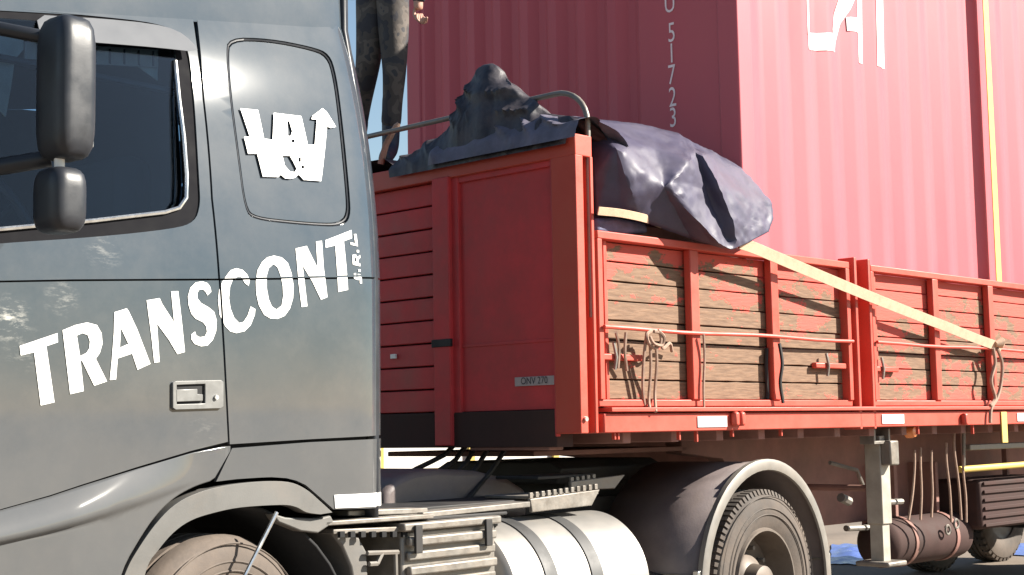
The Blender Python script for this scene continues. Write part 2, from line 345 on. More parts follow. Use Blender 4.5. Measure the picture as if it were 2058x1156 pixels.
def text_mesh(s, size, to3, name, m, parent, extr=0, align='CENTER'):
    c = bpy.data.curves.new('t', 'FONT'); c.body = s; c.size = size; c.align_x = align; c.align_y = 'CENTER'; c.resolution_u = 3
    o = bpy.data.objects.new('t', c); COL.objects.link(o); dg = bpy.context.evaluated_depsgraph_get(); me = bpy.data.meshes.new_from_object(o.evaluated_get(dg))
    bpy.data.objects.remove(o)
    for v in me.vertices: v.co = to3(v.co.x, v.co.y)
    me.name = name; return finish(name, me, m, parent, 0, 0)

# ================================================================== tractor unit
TR = tag(T.empty('tractor_truck'), 'dark slate grey sleeper-cab tractor truck coupled to the red trailer', 'truck')
ZW = lambda x: 1.98 + .066 * (x + 2.936)                          # waist seam
def S(x, z):                                                      # lateral position of the cab's skin
    h = z - ZW(x); l = 1.25 - (.02 * h + .14 * h * h if h > 0 else .012 * h * h)
    l -= .012 * ((x + 3.9) / .9) ** 2 * .6
    if x > -3.06: l -= .040 * ((x + 3.06) / .14) ** 2
    if x < -4.75: l -= .25 * (-4.75 - x) ** 2
    return l
def TS(px, py, off=0):
    l = 1.25
    for _ in range(6):
        x, z = T.s(px, py, l + off); l = S(x, z)
    return x, z
def P2(pts, off=0): return [TS(*p, off) for p in pts]
def skin(off=0):
    def f(x, z, inset): return L(x, S(x, z) + off - inset, z)
    return f
# upper door with its window opening
win_out = chaikin([(-140, 502), (0, 489), (190, 477), (351, 460), (392, 446), (403, 412), (401, 371), (391, 200), (380, 100), (358, 66), (315, 46), (200, 33), (30, 18), (-140, 2)], 2)
win_glass = chaikin([(-130, 478), (0, 464), (186, 447), (335, 429), (370, 418), (380, 390), (379, 345), (372, 270), (362, 190), (353, 100), (335, 75), (300, 62), (200, 52), (30, 40), (-130, 28)], 1)
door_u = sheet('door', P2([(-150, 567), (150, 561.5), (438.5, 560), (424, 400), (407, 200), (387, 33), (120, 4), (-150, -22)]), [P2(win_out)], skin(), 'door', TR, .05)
door_u['label'] = 'driver door, upper half with side window'
sheet('window_rubber', P2(win_out), [P2(win_glass)], skin(-.006), 'seal', door_u, .03, .012, .003)
trim = [(-130, 474), (0, 461), (186, 444), (331, 427), (360, 418), (374, 398), (375, 351), (369, 275), (359, 195), (352, 122)]
tp = MB()
tp.tube([L(x, S(x, z) + .000, z) for x, z in P2(trim)], .0075, 6); tp.build('window_trim', 'chrome', door_u)
sheet('window_glass', P2(win_glass), [], lambda x, z, i: L(x, 1.25 - .105 * (z - ZW(x)) - .024 - i, z), 'glass', door_u, .08, .004, 0)
def visor_pt(x, z, inset):
    zt = TS(200, 37)[1] + .159 * (x - TS(200, 37)[0]); return L(x, S(x, z) + .006 + max(0, zt - z) * .35 - inset, z)
sheet('rain_visor', P2(chaikin([(70, 30), (140, 35), (200, 38), (301, 48), (350, 62), (374, 86), (384, 110), (301, 100), (206, 92), (140, 87), (70, 80)], 1)), [], visor_pt, 'visor', door_u, .03, .004, .001)
# lower door
zc = [(-150, 1062), (0, 1026), (99, 998), (165, 976), (275, 941), (385, 908), (458, 894)]     # door sill / shoulder line
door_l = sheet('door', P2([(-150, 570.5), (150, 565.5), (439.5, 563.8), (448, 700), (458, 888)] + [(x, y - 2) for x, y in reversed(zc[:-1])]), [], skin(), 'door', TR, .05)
door_l['label'] = 'driver door, lower half with the painted lettering'
# front fender with its shoulder
zcl = P2(zc)
ZSP = np.polyfit([p[0] for p in zcl], [p[1] for p in zcl], 3)
def zsill(x):
    return float(np.polyval(ZSP, x))
cr_l = P2([(-150, 1112), (0, 1075), (80, 1062), (150, 1046), (270, 1005), (400, 960)])
ZCP = np.polyfit([p[0] for p in cr_l], [p[1] for p in cr_l], 2)
def zcre(x): return float(np.polyval(ZCP, x))
def fend(x, z, inset):
    d = zsill(x) - z; a = max(0, min(1, (-3.85 - x) / .5)); wd = max(.03, zsill(x) - zcre(x))
    k = d / wd
    b = math.sin(min(max(k, 0), 1) * math.pi / 2) * .046 if k < 1 else .046 - .024 * (3 * min(1, (k - 1) * 5) ** 2 - 2 * min(1, (k - 1) * 5) ** 3)
    return L(x, S(x, z) - .004 + a * b - inset, z)
arch_o = [(428, 968), (385, 983), (342, 1008), (302, 1048), (262, 1108), (238, 1156), (205, 1260)]
arch_o = [p for p in spline(arch_o, 5)]
fg = MB(); cols = list(np.linspace(-150, 462, 60)); tv_ = list(np.linspace(0, .5, 26)) + list(np.linspace(.54, 1, 14))
for px in cols:
    yt = float(np.interp(px, [p[0] for p in zc], [p[1] for p in zc])) + 2.5
    yb = float(np.interp(px, [p[0] for p in reversed(arch_o)] + [446, 463], [p[1] - 3 for p in reversed(arch_o)] + [934, 904])) if px > 205 else 1262
    for t_ in tv_:
        x, z = TS(px, yt + max(yb - yt, 1) * t_); fg.v.append(tuple(fend(x, z, 0)))
m_ = len(tv_); fg.f = [(i * m_ + k, i * m_ + k + 1, (i + 1) * m_ + k + 1, (i + 1) * m_ + k) for i in range(len(cols) - 1) for k in range(m_ - 1)]
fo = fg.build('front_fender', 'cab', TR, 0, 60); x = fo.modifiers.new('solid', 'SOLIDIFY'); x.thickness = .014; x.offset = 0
# sleeper side, upper and lower
hatch = chaikin([(456, 73), (540, 75), (628, 92), (664, 106), (678, 150), (690, 240), (705, 390), (707, 440), (690, 456), (660, 458), (590, 453), (510, 444), (490, 425), (475, 311), (460, 201), (452, 110)], 2)
hc = (582, 265)
def inset(p, k): return [(hc[0] + (x - hc[0]) * (1 - k / 130), hc[1] + (y - hc[1]) * (1 - k / 190)) for x, y in p]
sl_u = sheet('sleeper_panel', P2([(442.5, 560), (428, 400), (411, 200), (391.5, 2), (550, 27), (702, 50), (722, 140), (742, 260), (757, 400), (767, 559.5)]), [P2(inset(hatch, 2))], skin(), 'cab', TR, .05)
sheet('blank_window_panel', P2(inset(hatch, 9)), [], skin(-.006), 'cab', sl_u, .05, .014, .006)
sheet('groove', P2(inset(hatch, -2)), [P2(inset(hatch, 13))], skin(-.020), 'cab', sl_u, .03, .004, 0)
ring = P2(inset(hatch, 5.5)); ring.append(ring[0])
MB().tube([L(x, S(x, z) - .008, z) for x, z in ring], .0048, 6, False).build('seal', 'plastic', sl_u)
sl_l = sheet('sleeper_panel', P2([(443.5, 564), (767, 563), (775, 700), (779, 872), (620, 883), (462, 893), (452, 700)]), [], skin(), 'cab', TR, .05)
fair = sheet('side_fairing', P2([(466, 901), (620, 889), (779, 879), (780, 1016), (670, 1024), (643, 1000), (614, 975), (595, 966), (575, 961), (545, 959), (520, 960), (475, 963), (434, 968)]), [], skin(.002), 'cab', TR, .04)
sheet('reflector_strip', P2([(670, 995), (766, 989), (767, 1016), (672, 1022)]), [], skin(.006), 'white', fair, .05, .004, .001)
# wheel arch band
ao = [(208, 1260), (246, 1156), (268, 1112), (308, 1054), (348, 1014), (395, 990), (450, 976), (520, 968), (575, 969), (610, 983), (640, 1008), (664, 1030)]
ai = [(640, 1034), (612, 1030), (590, 1019), (560, 1015), (480, 1020), (425, 1031), (380, 1046), (345, 1070), (313, 1107), (290, 1145), (262, 1260)]
def archs(x, z, inset): return L(x, S(x, z) + .012 - inset, z)
ao = spline(ao, 4); ai = spline(ai, 4)
sheet('wheel_arch', P2(ao + ai), [], archs, 'arch', TR, .03, .06, .006)
# roof, far side, back, front shell
def roofz(x): return 2.743 + .159 * (x + 4.627) + .012
rf = MB(); st = np.linspace(-5.0, -2.925, 22); ny = 15; rows = []
for x in st:
    z0 = roofz(x); row = []; s0 = S(x, z0) - .002
    for k in range(ny):
        a = math.pi * k / (ny - 1); c, s_ = math.cos(a), math.sin(a)
        hgt = .50 * (1 - max(0, (-4.3 - x) / .75) ** 2 * .8)
        row.append(L(x, s0 * math.copysign(abs(c) ** .28, c), z0 + hgt * s_ ** .55))
    rows.append(row)
rf.add([v for r in rows for v in r], [(i * ny + k, i * ny + k + 1, (i + 1) * ny + k + 1, (i + 1) * ny + k) for i in range(len(st) - 1) for k in range(ny - 1)])
rf.build('roof', 'cab', TR)
bx('drip_rail', 'plastic', TR, -4.98, -2.96, 1.10, 1.135, 2.60, 2.62)
pm = MB(); xs_ = np.linspace(-5.0, -2.92, 12); zs_ = np.linspace(.75, 3.0, 12)
pm.add([L(x, -S(x, min(z, roofz(x))), min(z, roofz(x))) for x in xs_ for z in zs_], [(i * 12 + k, i * 12 + k + 1, i * 12 + 13 + k, i * 12 + 12 + k) for i in range(11) for k in range(11)])
pm.build('cab_side_panel', 'cab', TR)
pb = MB(); rb = [L(-2.925, 1.19 * k, z) for z in np.linspace(1.02, 3.0, 12) for k in np.linspace(-1, 1, 8)]
rb = [L(-2.93, (S(-2.95, min(z, 2.99)) - .01) * k, z) for z in np.linspace(1.02, 3.48, 12) for k in np.linspace(-1, 1, 8)]
pb.add(rb, [(i * 8 + k, i * 8 + k + 1, i * 8 + 9 + k, i * 8 + 8 + k) for i in range(11) for k in range(7)])
pb.build('back_wall', 'plastic', TR, 0, 40, 2, 0, .03)
bx('front_panel', 'cab', TR, -5.10, -5.03, -1.17, 1.17, .45, 1.62, .02); bx('header_panel', 'cab', TR, -4.95, -4.87, -1.17, 1.17, 2.58, 2.74, .02)
bx('bumper', 'plastic', TR, -5.28, -5.09, -1.2, 1.2, .3, .62, .05)
ws = MB().add([L(-5.07, -1.12, 1.62), L(-5.07, 1.12, 1.62), L(-4.92, 1.05, 2.58), L(-4.92, -1.05, 2.58)], [(0, 1, 2, 3)]).build('windscreen', 'glass', TR, 0, 0)
bx('cab_floor', 'liner', TR, -5.05, -2.95, -1.18, 1.14, 1.22, 1.28)
# inner liner behind the panels (keeps the seams dark)
lin = [(-150, 1000), (300, 930), (640, 960), (772, 960), (764, 560), (745, 300), (700, 60), (385, 40), (-150, -10)]
sheet('cab_liner', P2(lin), [P2(inset(win_out, -1) if False else [(x + (2 if x > 200 else 0), y) for x, y in win_out])], skin(-.034), 'liner', TR, .12, .006, 0)
# interior
bx('seat', 'interior', TR, -4.25, -3.75, .35, .9, 1.3, 1.75, .06); bx('seat_back', 'interior', TR, -3.9, -3.75, .38, .88, 1.75, 2.42, .06)
bx('bunk', 'interior', TR, -3.45, -2.98, -1.1, 1.1, 1.3, 1.85, .04)
x_, z_ = T.s(24, 85, .85)
sheet('curtain', P2([(-40, 52), (48, 56), (47, 100), (30, 120), (24, 165), (12, 235), (-6, 215), (-40, 150)], -.05), [], skin(-.05), 'cream', TR, .03, .006, .002)
pel = sheet('pelmet', P2([(50, 84), (318, 100), (318, 136), (206, 130), (50, 118)], -.045), [], skin(-.045), 'tan', TR, .03, .006, .002)
for k in range(9):
    px = 75 + k * 29; sheet('pleat', P2([(px, 91 + k * 1.4), (px + 3, 91 + k * 1.4), (px + 3, 119 + k * 1.8), (px, 118 + k * 1.8)], -.042), [], skin(-.042), 'interior', pel, .03, .003, 0)
sheet('curtain', P2([(272, 129), (317, 132), (317, 162), (300, 150)], -.06), [], skin(-.06), 'cream', TR, .03, .006, .002)
sw = MB(); c_ = T.s(-18, 428, .85); ctr = L(c_[0], .85, c_[1] - .05); ax = Vector((.85, 0, .5)).normalized(); u_ = Vector((0, 1, 0)); v_ = ax.cross(u_)
sw.tube([ctr + (u_ * math.cos(a) + v_ * math.sin(a)) * .22 for a in np.linspace(0, 2 * math.pi, 33)], .017, 8, False)
for a in (.3, math.pi - .3, -math.pi / 2): sw.tube([ctr, ctr + (u_ * math.cos(a) + v_ * math.sin(a)) * .21], .014, 6)
sw.build('steering_wheel', 'plastic', TR)
dsh = MB().box(-5.0, -4.62, -1.1, 1.08, 1.3, 1.98).build('dashboard', 'interior', TR, .05)
# door handle
hx0, hz0 = TS(344, 823); hx1, hz1 = TS(446, 766)
hp = TS
hd = sheet('door_handle', P2([(344, 769), (350, 766), (441, 764), (446, 768), (446, 817), (441, 821), (350, 824), (344, 820)]), [P2([(352, 774), (409, 772), (409, 811), (352, 813)])], skin(.010), 'handle', door_l, .03, .02, .003)
sheet('recess', P2([(350, 772), (411, 770), (411, 813), (350, 815)]), [], skin(-.001 + .002), 'liner', hd, .03, .003, 0)
sheet('pull_flap', P2([(351, 783), (393, 782), (393, 792), (404, 793), (404, 806), (351, 808)]), [], skin(.011), 'handle', hd, .03, .008, .002)
x_, z_ = TS(430, 799); MB().lathe([(.0, .006), (.008, .006), (.009, .0)], L(x_, S(x_, z_) + .012, z_), 'lat', 16).build('lock', 'chrome', hd)
# lettering
SEAM = [[(425, 400), (439, 559), (447.5, 690), (458, 888), (461, 888), (451.5, 690), (443, 559), (428, 400)], [(-40, 564), (150, 561), (442, 559.8), (780, 559.5), (780, 563.2), (442, 564), (150, 565.5), (-40, 569)]]
SEAM2 = [P2(s_) for s_ in SEAM]
def letter(name, z, s_, off, outer, holes=()):
    cv = lambda p: [(off[0] + x * s_, off[1] + y * s_) for x, y in p]
    return sheet(name, P2(cv(outer)), [P2(cv(h)) for h in holes] + SEAM2, skin(.0022), 'white', z, .03, 0, 0)
A_ = (.2336, (20, 560)); B_ = (.2163, (200, 540)); C_ = (.2077, (420, 450)); D_ = (.173, (570, 440)); E_ = (.1643, (470, 200))
letter('letter_t', door_l, *A_, [(80, 580), (405, 470), (410, 548), (310, 582), (380, 1065), (262, 1092), (205, 635), (90, 662)])
letter('letter_r', door_l, *A_, [(450, 445), (515, 995), (632, 968), (602, 692), (622, 718), (722, 922), (832, 885), (735, 690), (770, 640), (793, 560), (785, 470), (745, 400), (660, 378), (560, 400)], [[(572, 490), (620, 470), (665, 485), (685, 540), (680, 600), (655, 640), (600, 668)]])
letter('letter_a', door_l, *B_, [(135, 405), (250, 370), (270, 400), (345, 560), (470, 885), (350, 940), (300, 790), (165, 835), (150, 1030), (92, 1035), (110, 860), (130, 600)], [[(195, 550), (265, 700), (185, 735)]])
letter('letter_n', door_l, *B_, [(435, 295), (555, 275), (580, 330), (690, 500), (662, 212), (728, 210), (760, 480), (790, 775), (720, 795), (640, 660), (530, 510), (555, 868), (505, 875), (480, 640), (455, 450)])
letter('letter_s', door_l, *B_, [(1000, 250), (1035, 215), (1025, 170), (1000, 135), (950, 118), (890, 130), (840, 180), (818, 260), (825, 340), (850, 420), (890, 465), (960, 500), (990, 540), (995, 590), (975, 630), (930, 638), (895, 620), (885, 585), (850, 612), (852, 660), (880, 700), (940, 722), (1000, 715), (1050, 660), (1080, 580), (1085, 480), (1060, 400), (1010, 360), (940, 320), (905, 275), (905, 225), (925, 195), (960, 195), (985, 220)])
letter('letter_c', sl_l, *C_, [(170, 495), (205, 450), (260, 430), (320, 445), (365, 490), (392, 545), (380, 600), (345, 575), (310, 515), (270, 515), (225, 545), (200, 610), (190, 720), (205, 820), (240, 910), (290, 960), (330, 950), (370, 890), (400, 800), (445, 825), (440, 880), (400, 980), (340, 1040), (260, 1058), (200, 1040), (150, 985), (100, 880), (85, 740), (95, 640), (125, 560)])
letter('letter_o', sl_l, *C_, [(625, 308), (700, 325), (760, 380), (795, 480), (815, 600), (810, 720), (780, 820), (730, 890), (660, 920), (590, 915), (530, 880), (480, 790), (455, 680), (450, 560), (465, 450), (510, 370), (560, 325)], [[(620, 390), (660, 420), (690, 500), (710, 600), (715, 700), (700, 790), (650, 830), (605, 800), (575, 730), (555, 620), (555, 500), (575, 430)]])
letter('letter_n', sl_l, *D_, [(135, 345), (265, 315), (290, 370), (390, 570), (372, 265), (440, 255), (460, 560), (505, 910), (430, 940), (330, 730), (215, 540), (272, 1015), (205, 1025), (170, 750), (150, 500)])
letter('letter_t', sl_l, *D_, [(480, 250), (785, 130), (790, 225), (695, 260), (745, 825), (630, 850), (595, 310), (485, 335)])
letter('small_letter_l', sl_u, *D_, [(812, 178), (842, 176), (858, 320), (775, 300), (772, 274), (828, 285)])
letter('full_stop', sl_u, *D_, [(846, 362), (872, 364), (872, 392), (846, 390)])
letter('small_letter_r', sl_u, *D_, [(793, 420), (836, 414), (850, 446), (884, 420), (886, 452), (862, 478), (864, 514), (886, 520), (888, 552), (800, 532)], [[(818, 448), (836, 446), (842, 500), (822, 498)]])
letter('full_stop', sl_u, *D_, [(864, 586), (890, 588), (890, 614), (864, 612)])
letter('small_letter_s', sl_u, *D_, [(812, 634), (836, 630), (838, 676), (852, 682), (858, 640), (886, 644), (904, 690), (906, 752), (882, 750), (880, 690), (872, 712), (838, 706), (814, 690)])
letter('emblem', sl_u, *E_, [(75, 110), (290, 130), (365, 480), (470, 495), (485, 165), (820, 205), (900, 555), (985, 555), (1010, 250), (945, 240), (960, 200), (1080, 110), (1130, 150), (1245, 335), (1180, 350), (1135, 330), (1065, 1000), (850, 985), (790, 920), (740, 960), (680, 972), (620, 965), (570, 920), (540, 950), (350, 945), (280, 665), (170, 665), (120, 460), (190, 455)],
       [[(650, 260), (675, 270), (710, 390), (690, 450), (655, 445)], [(590, 690), (680, 690), (720, 760), (765, 850), (740, 890), (680, 880), (620, 810)], [(700, 490), (740, 490), (740, 530), (700, 530)], [(785, 710), (815, 710), (815, 765), (785, 765)], [(820, 810), (855, 810), (855, 845), (820, 845)]])
# mirrors
def rounded(name, m, parent, c, hx, hl, hz, p=4.5, n=20, taper=0, bev=0):
    vs = []; fs = []; nu, nv = 2 * n, n
    for i in range(nv + 1):
        ph = -math.pi / 2 + math.pi * i / nv
        for j in range(nu):
            th = 2 * math.pi * j / nu
            x, y, z = math.cos(ph) * math.cos(th), math.cos(ph) * math.sin(th), math.sin(ph)
            q = (abs(x) ** p + abs(y) ** p + abs(z) ** p) ** (-1 / p); x, y, z = x * q, y * q, z * q
            k = 1 + taper * z
            vs.append(Vector(c) + Vector((x * hx * k, y * hl * k, z * hz)))
    for i in range(nv):
        for j in range(nu): fs.append((i * nu + j, i * nu + (j + 1) % nu, (i + 1) * nu + (j + 1) % nu, (i + 1) * nu + j))
    mb = MB(); mb.add(vs, fs); o = mb.build(name, m, parent, 0, 60); return o
ML = 1.47
def msz(x0, x1, y0, y1, dx):                                      # pixel box -> centre and half sizes of a housing whose back faces forwards
    cx, cz = T.s((x0 + x1) / 2, (y0 + y1) / 2, ML); zt = T.s((x0 + x1) / 2, y0, ML)[1]; zb = T.s((x0 + x1) / 2, y1, ML)[1]
    sc_ = (y1 - y0) / (zt - zb); hl = ((x1 - x0) / sc_ - 2 * dx * .72) / .80 / 2
    return L(cx, ML, cz), dx, max(hl, .05), (zt - zb) / 2
c1 = msz(60, 205, 36, 322, .065); c2 = msz(52, 188, 338, 470, .06)
mi = rounded('mirror', 'plastic', TR, *c1, p=5.5); mi['label'] = 'tall main mirror housing'
MB().box(c1[0].x + .055, c1[0].x + .069, ML - c1[2] + .03, ML + c1[2] - .03, c1[0].z - c1[3] + .04, c1[0].z + c1[3] - .04).build('mirror_glass', 'chrome', mi, .01)
m2_ = rounded('mirror', 'plastic', TR, *c2, p=4.2); m2_['label'] = 'small wide-angle mirror housing'
MB().box(c2[0].x + .05, c2[0].x + .063, ML - c2[2] + .03, ML + c2[2] - .03, c2[0].z - c2[3] + .03, c2[0].z + c2[3] - .03).build('mirror_glass', 'chrome', m2_, .01)
zj = (c1[0].z - c1[3] + c2[0].z + c2[3]) / 2
MB().tube([L(c1[0].x - .02, ML + .0, zj - .05), L(c1[0].x - .02, ML + .0, zj + .05)], .016, 10).build('mirror_joint', 'ceramic', TR)
MB().tube([L(c1[0].x, ML - .08, zj + .03), L(c1[0].x - .12, 1.30, zj + .0), L(c1[0].x - .22, 1.12, zj - .03)], .028, 10).build('mirror_arm', 'plastic', TR)
MB().tube([L(c1[0].x, ML - .08, c1[0].z + c1[3] - .05), L(c1[0].x - .14, 1.28, c1[0].z + c1[3] - .02), L(c1[0].x - .26, 1.08, c1[0].z + c1[3] - .03)], .022, 10).build('mirror_arm', 'plastic', TR)

# wheels
def wheel(fr, parent, lx, lat, r, wd, side=1, lugs=84, dual=False, name='wheel'):
    c = L(lx, lat, r); o0 = side
    prof = [(r * .575, -.02), (r * .60, -.03), (r * .70, -.005), (r * .84, .0), (r * .93, -.015), (r * .965, -.035), (r * .985, -.055), (r * .988, -wd * .30), (r * .948, -wd * .30), (r * .948, -wd * .36), (r * .988, -wd * .36), (r * .990, -wd * .48), (r * .950, -wd * .48), (r * .950, -wd * .54), (r * .990, -wd * .54), (r * .988, -wd * .66), (r * .948, -wd * .66), (r * .948, -wd * .72), (r * .988, -wd * .72), (r * .985, -wd + .055), (r * .965, -wd + .035), (r * .93, -wd + .015), (r * .84, -wd), (r * .70, -wd), (r * .575, -wd + .02)]
    ty = MB(); ty.lathe([(a, b * side) for a, b in prof], c, 'lat', 72)
    for q in (.925, .80, .735): ty.lathe([(r * q - .004, .0005 * side), (r * q, .004 * side), (r * q + .004, .0005 * side)], c, 'lat', 72)
    for k in range(lugs):
        a = 2 * math.pi * k / lugs; da = 2 * math.pi / lugs * .30
        for (l0, l1) in ((-.018, -.09), (-wd + .018, -wd + .09)):
            vs = []
            for aa in (a - da, a + da):
                for (rr_, ll) in ((r * .945, l0), (r * .999, l0 - (.012 if l0 > -.1 else -.012)), (r * .999, l1), (r * .95, l1)):
                    vs.append(c + Vector((rr_ * math.cos(aa), -ll * side, rr_ * math.sin(aa))))
            ty.add(vs, [(0, 1, 2, 3), (4, 7, 6, 5), (0, 4, 5, 1), (1, 5, 6, 2), (2, 6, 7, 3), (0, 3, 7, 4)])
    wo = bpy.data.objects.new(name, None); COL.objects.link(wo); wo.parent = parent
    ty.build('tyre', 'rubber', wo, 0, 30)
    rm = MB(); dp = -.16 if dual else -.05
    rm.lathe([(r * .60, -.028 * side), (r * .585, -.012 * side), (r * .565, -.012 * side), (r * .55, -.03 * side), (r * .535, (dp * .6) * side), (r * .50, dp * side), (r * .34, (dp - .01) * side), (r * .30, (dp + .03) * side), (r * .22, (dp + .06) * side), (r * .20, (dp + .13) * side), (r * .12, (dp + .15) * side), (.001, (dp + .15) * side)], c, 'lat', 48)
    rm.lathe([(r * .60, (-wd + .03) * side), (r * .5, (-wd + .05) * side), (.01, (-wd + .05) * side)], c, 'lat', 32)
    ro = rm.build('rim', 'rim', wo)
    bo = MB()
    for k in range(10):
        a = 2 * math.pi * k / 10; bo.lathe([(.014, (dp + .0) * side), (.014, (dp + .035) * side), (.001, (dp + .035) * side)], c + Vector((r * .39 * math.cos(a), 0, r * .39 * math.sin(a))), 'lat', 6)
    bo.build('wheel_nuts', 'steel', wo)
    return wo
WF = T.s(445, 1120, 1.20)[0]
for sd in (1, -1):                                                # steered slightly to the left
    fwl = wheel(T, TR, 0, .15 * sd, .515, .30, sd, 0); fwl.location = L(WF, 1.055 * sd, 0); fwl.rotation_euler = (0, 0, rad(11))
wheel(T, TR, 0, 1.235, .515, .28, 1, 84, True); wheel(T, TR, 0, .91, .515, .28, 1, 40, True)
wheel(T, TR, 0, -1.235, .515, .28, -1, 40, True); wheel(T, TR, 0, -.91, .515, .28, -1, 40, True)
ax_ = MB().tube([L(WF, -1.0, .5), L(WF, 1.0, .5)], .06, 10).tube([L(0, -1.0, .515), L(0, 1.0, .515)], .11, 12).build('axles', 'black', TR)
# arch liner over the front wheel
al = MB(); n_ = 24
for l in (.55, 1.185):
    for k in range(n_ + 1):
        a = math.pi * (1.1 - 1.2 * k / n_); al.v.append(tuple(L(WF + .66 * math.cos(a), l, .515 + .615 * math.sin(a))))
al.f = [(k, k + 1, n_ + 2 + k, n_ + 1 + k) for k in range(n_)]
al.build('arch_liner', 'liner', TR, 0, 40, 2, 0, .012)
bx('arch_liner', 'liner', TR, WF - .75, WF + .75, .50, .55, .4, 1.22)
# chassis
for l in (-.43, .36): bx('chassis_rail', 'black', TR, -4.9, .95, l, l + .08, .72, 1.0, .006)
for x in (-2.4, -1.3, -.55, .5): MB().box(x, x + .08, -.36, .36, .75, .95).build('cross_member', 'black', TR, .004)
# rear mudguard over the drive wheels
fd = MB(); n_ = 40; R1 = .66; a0, a1 = rad(203), rad(-14)
for l in (.56, 1.235):
    for k in range(n_ + 1):
        a = a0 + (a1 - a0) * k / n_; fd.v.append(tuple(L(R1 * math.cos(a) * 1.0, l, .515 + R1 * math.sin(a))))
fd.f = [(k, k + 1, n_ + 2 + k, n_ + 1 + k) for k in range(n_)]
mg = fd.build('mudguard', 'fender', TR, 0, 40, 2, 0, .008)
rm = MB(); cs = [(-.045, .0), (-.04, .012), (.0, .018), (.018, .008), (.018, -.02), (-.0, -.012)]
for k in range(n_ + 1):
    a = a0 + (a1 - a0) * k / n_
    for dr, dl in cs: rm.v.append(tuple(L((R1 + dr) * math.cos(a), 1.235 + dl, .515 + (R1 + dr) * math.sin(a))))
m_ = len(cs); rm.f = [(k * m_ + j, k * m_ + (j + 1) % m_, (k + 1) * m_ + (j + 1) % m_, (k + 1) * m_ + j) for k in range(n_) for j in range(m_)]
rm.build('edge_rim', 'fenderrim', mg)
for ang in (171, 8):
    a = rad(ang); MB().box((R1 + .004) * math.cos(a) - .012, (R1 + .004) * math.cos(a) + .012, .58, 1.2, .515 + R1 * math.sin(a) - .006, .515 + R1 * math.sin(a) + .006).build('joint_strip', 'steel', mg, .002)
    MB().box((R1 + .02) * math.cos(a) - .02, (R1 + .02) * math.cos(a) + .02, 1.20, 1.235, .515 + R1 * math.sin(a) - .03, .515 + R1 * math.sin(a) + .03).build('clamp', 'chrome', mg, .004)
for l in (.62, 1.0):
    MB().tube([L(-R1 - .0, l, .60), L(-R1 - .09, l, .62), L(-.8, .45, .8)], .018, 8).build('mudguard_stay', 'black', TR)
# fuel tank
tr_ = .345; tx1 = T.s(1300, 1130, 1.23)[0]; tx0 = T.s(1015, 1100, 1.2)[0]; tz = .625; tl = 1.255 - tr_
tk = MB().lathe([(.001, tx0 - .035), (tr_ * .6, tx0 - .03), (tr_ * .93, tx0 - .012), (tr_, tx0 + .015), (tr_, tx1 - .015), (tr_ * .93, tx1 + .012), (tr_ * .6, tx1 + .03), (.001, tx1 + .035)], L(0, tl, tz), 'lx', 64).build('fuel_tank', 'alu', TR)
for px in (1105, 1195):
    xa = T.s(px, 1090, 1.235)[0]; MB().lathe([(tr_ + .001, xa - .042), (tr_ + .006, xa - .042), (tr_ + .006, xa + .042), (tr_ + .001, xa + .042)], L(0, tl, tz), 'lx', 64).build('tank_strap', 'strapgrey', tk, .001)
MB().lathe([(.05, 0), (.05, .05), (.04, .06), (.001, .06)], L(tx0 + .10, tl + .10, tz + tr_ - .02), 'z', 20).build('filler_cap', 'black', tk)
# battery box with ribs
b0 = T.s(818, 1100, 1.235)[0]; b1 = T.s(1006, 1100, 1.235)[0]; bt = T.s(900, 1056, 1.235)[1]
bb = bx('battery_box', 'steel', TR, b0, b1, .80, 1.205, .42, bt - .01, .012)
for k in range(9):
    zz = bt - .035 - k * .058
    MB().box(b0 + .02, b1 - .02, 1.206, 1.206 + (.030 if k % 2 == 0 else .020), zz - .038, zz).build('rib', 'steel', bb, .008)
bx('lid', 'steel', bb, b0 - .012, b1 + .012, .79, 1.235, bt - .012, bt + .022, .008)
for q in (.1, .85): MB().box(b0 + (b1 - b0) * q - .02, b0 + (b1 - b0) * q + .02, 1.237, 1.25, bt - .10, bt + .012).build('latch', 'black', bb, .003)
# catwalk rails behind the cab
def rail(name, m, p0, p1, lat, dl, dz, bev=.004):
    a = T.s(*p0, lat); b = T.s(*p1, lat); mb = MB()
    mb.add([L(x, l, z + q) for (x, z) in (a, b) for l in (lat - dl, lat) for q in (-dz, 0)], [(0, 1, 3, 2), (4, 6, 7, 5), (0, 4, 5, 1), (2, 3, 7, 6), (0, 2, 6, 4), (1, 5, 7, 3)]); return mb.build(name, m, TR, bev)
rail('side_rail', 'steel', (655, 1048), (872, 1033), 1.22, .25, .018)
rail('side_rail', 'steel', (700, 1026), (860, 1021), 1.15, .12, .022)
rail('side_rail', 'steel', (850, 1030), (1066, 1008), 1.18, .10, .024)
rail('side_rail', 'black', (850, 1040), (1020, 1028), 1.19, .08, .014)
rail('side_rail', 'steel', (670, 1064), (820, 1058), 1.20, .3, .02)
rail('walkway_plate', 'black', (640, 1036), (1100, 1000), .95, .9, .02)
for k in range(7):
    a = T.s(685 + k * 21, 1064, 1.205); MB().box(a[0] - .012, a[0] + .012, 1.2, 1.215, a[1] - .03, a[1] - .008).build('slot', 'liner', TR, 0)
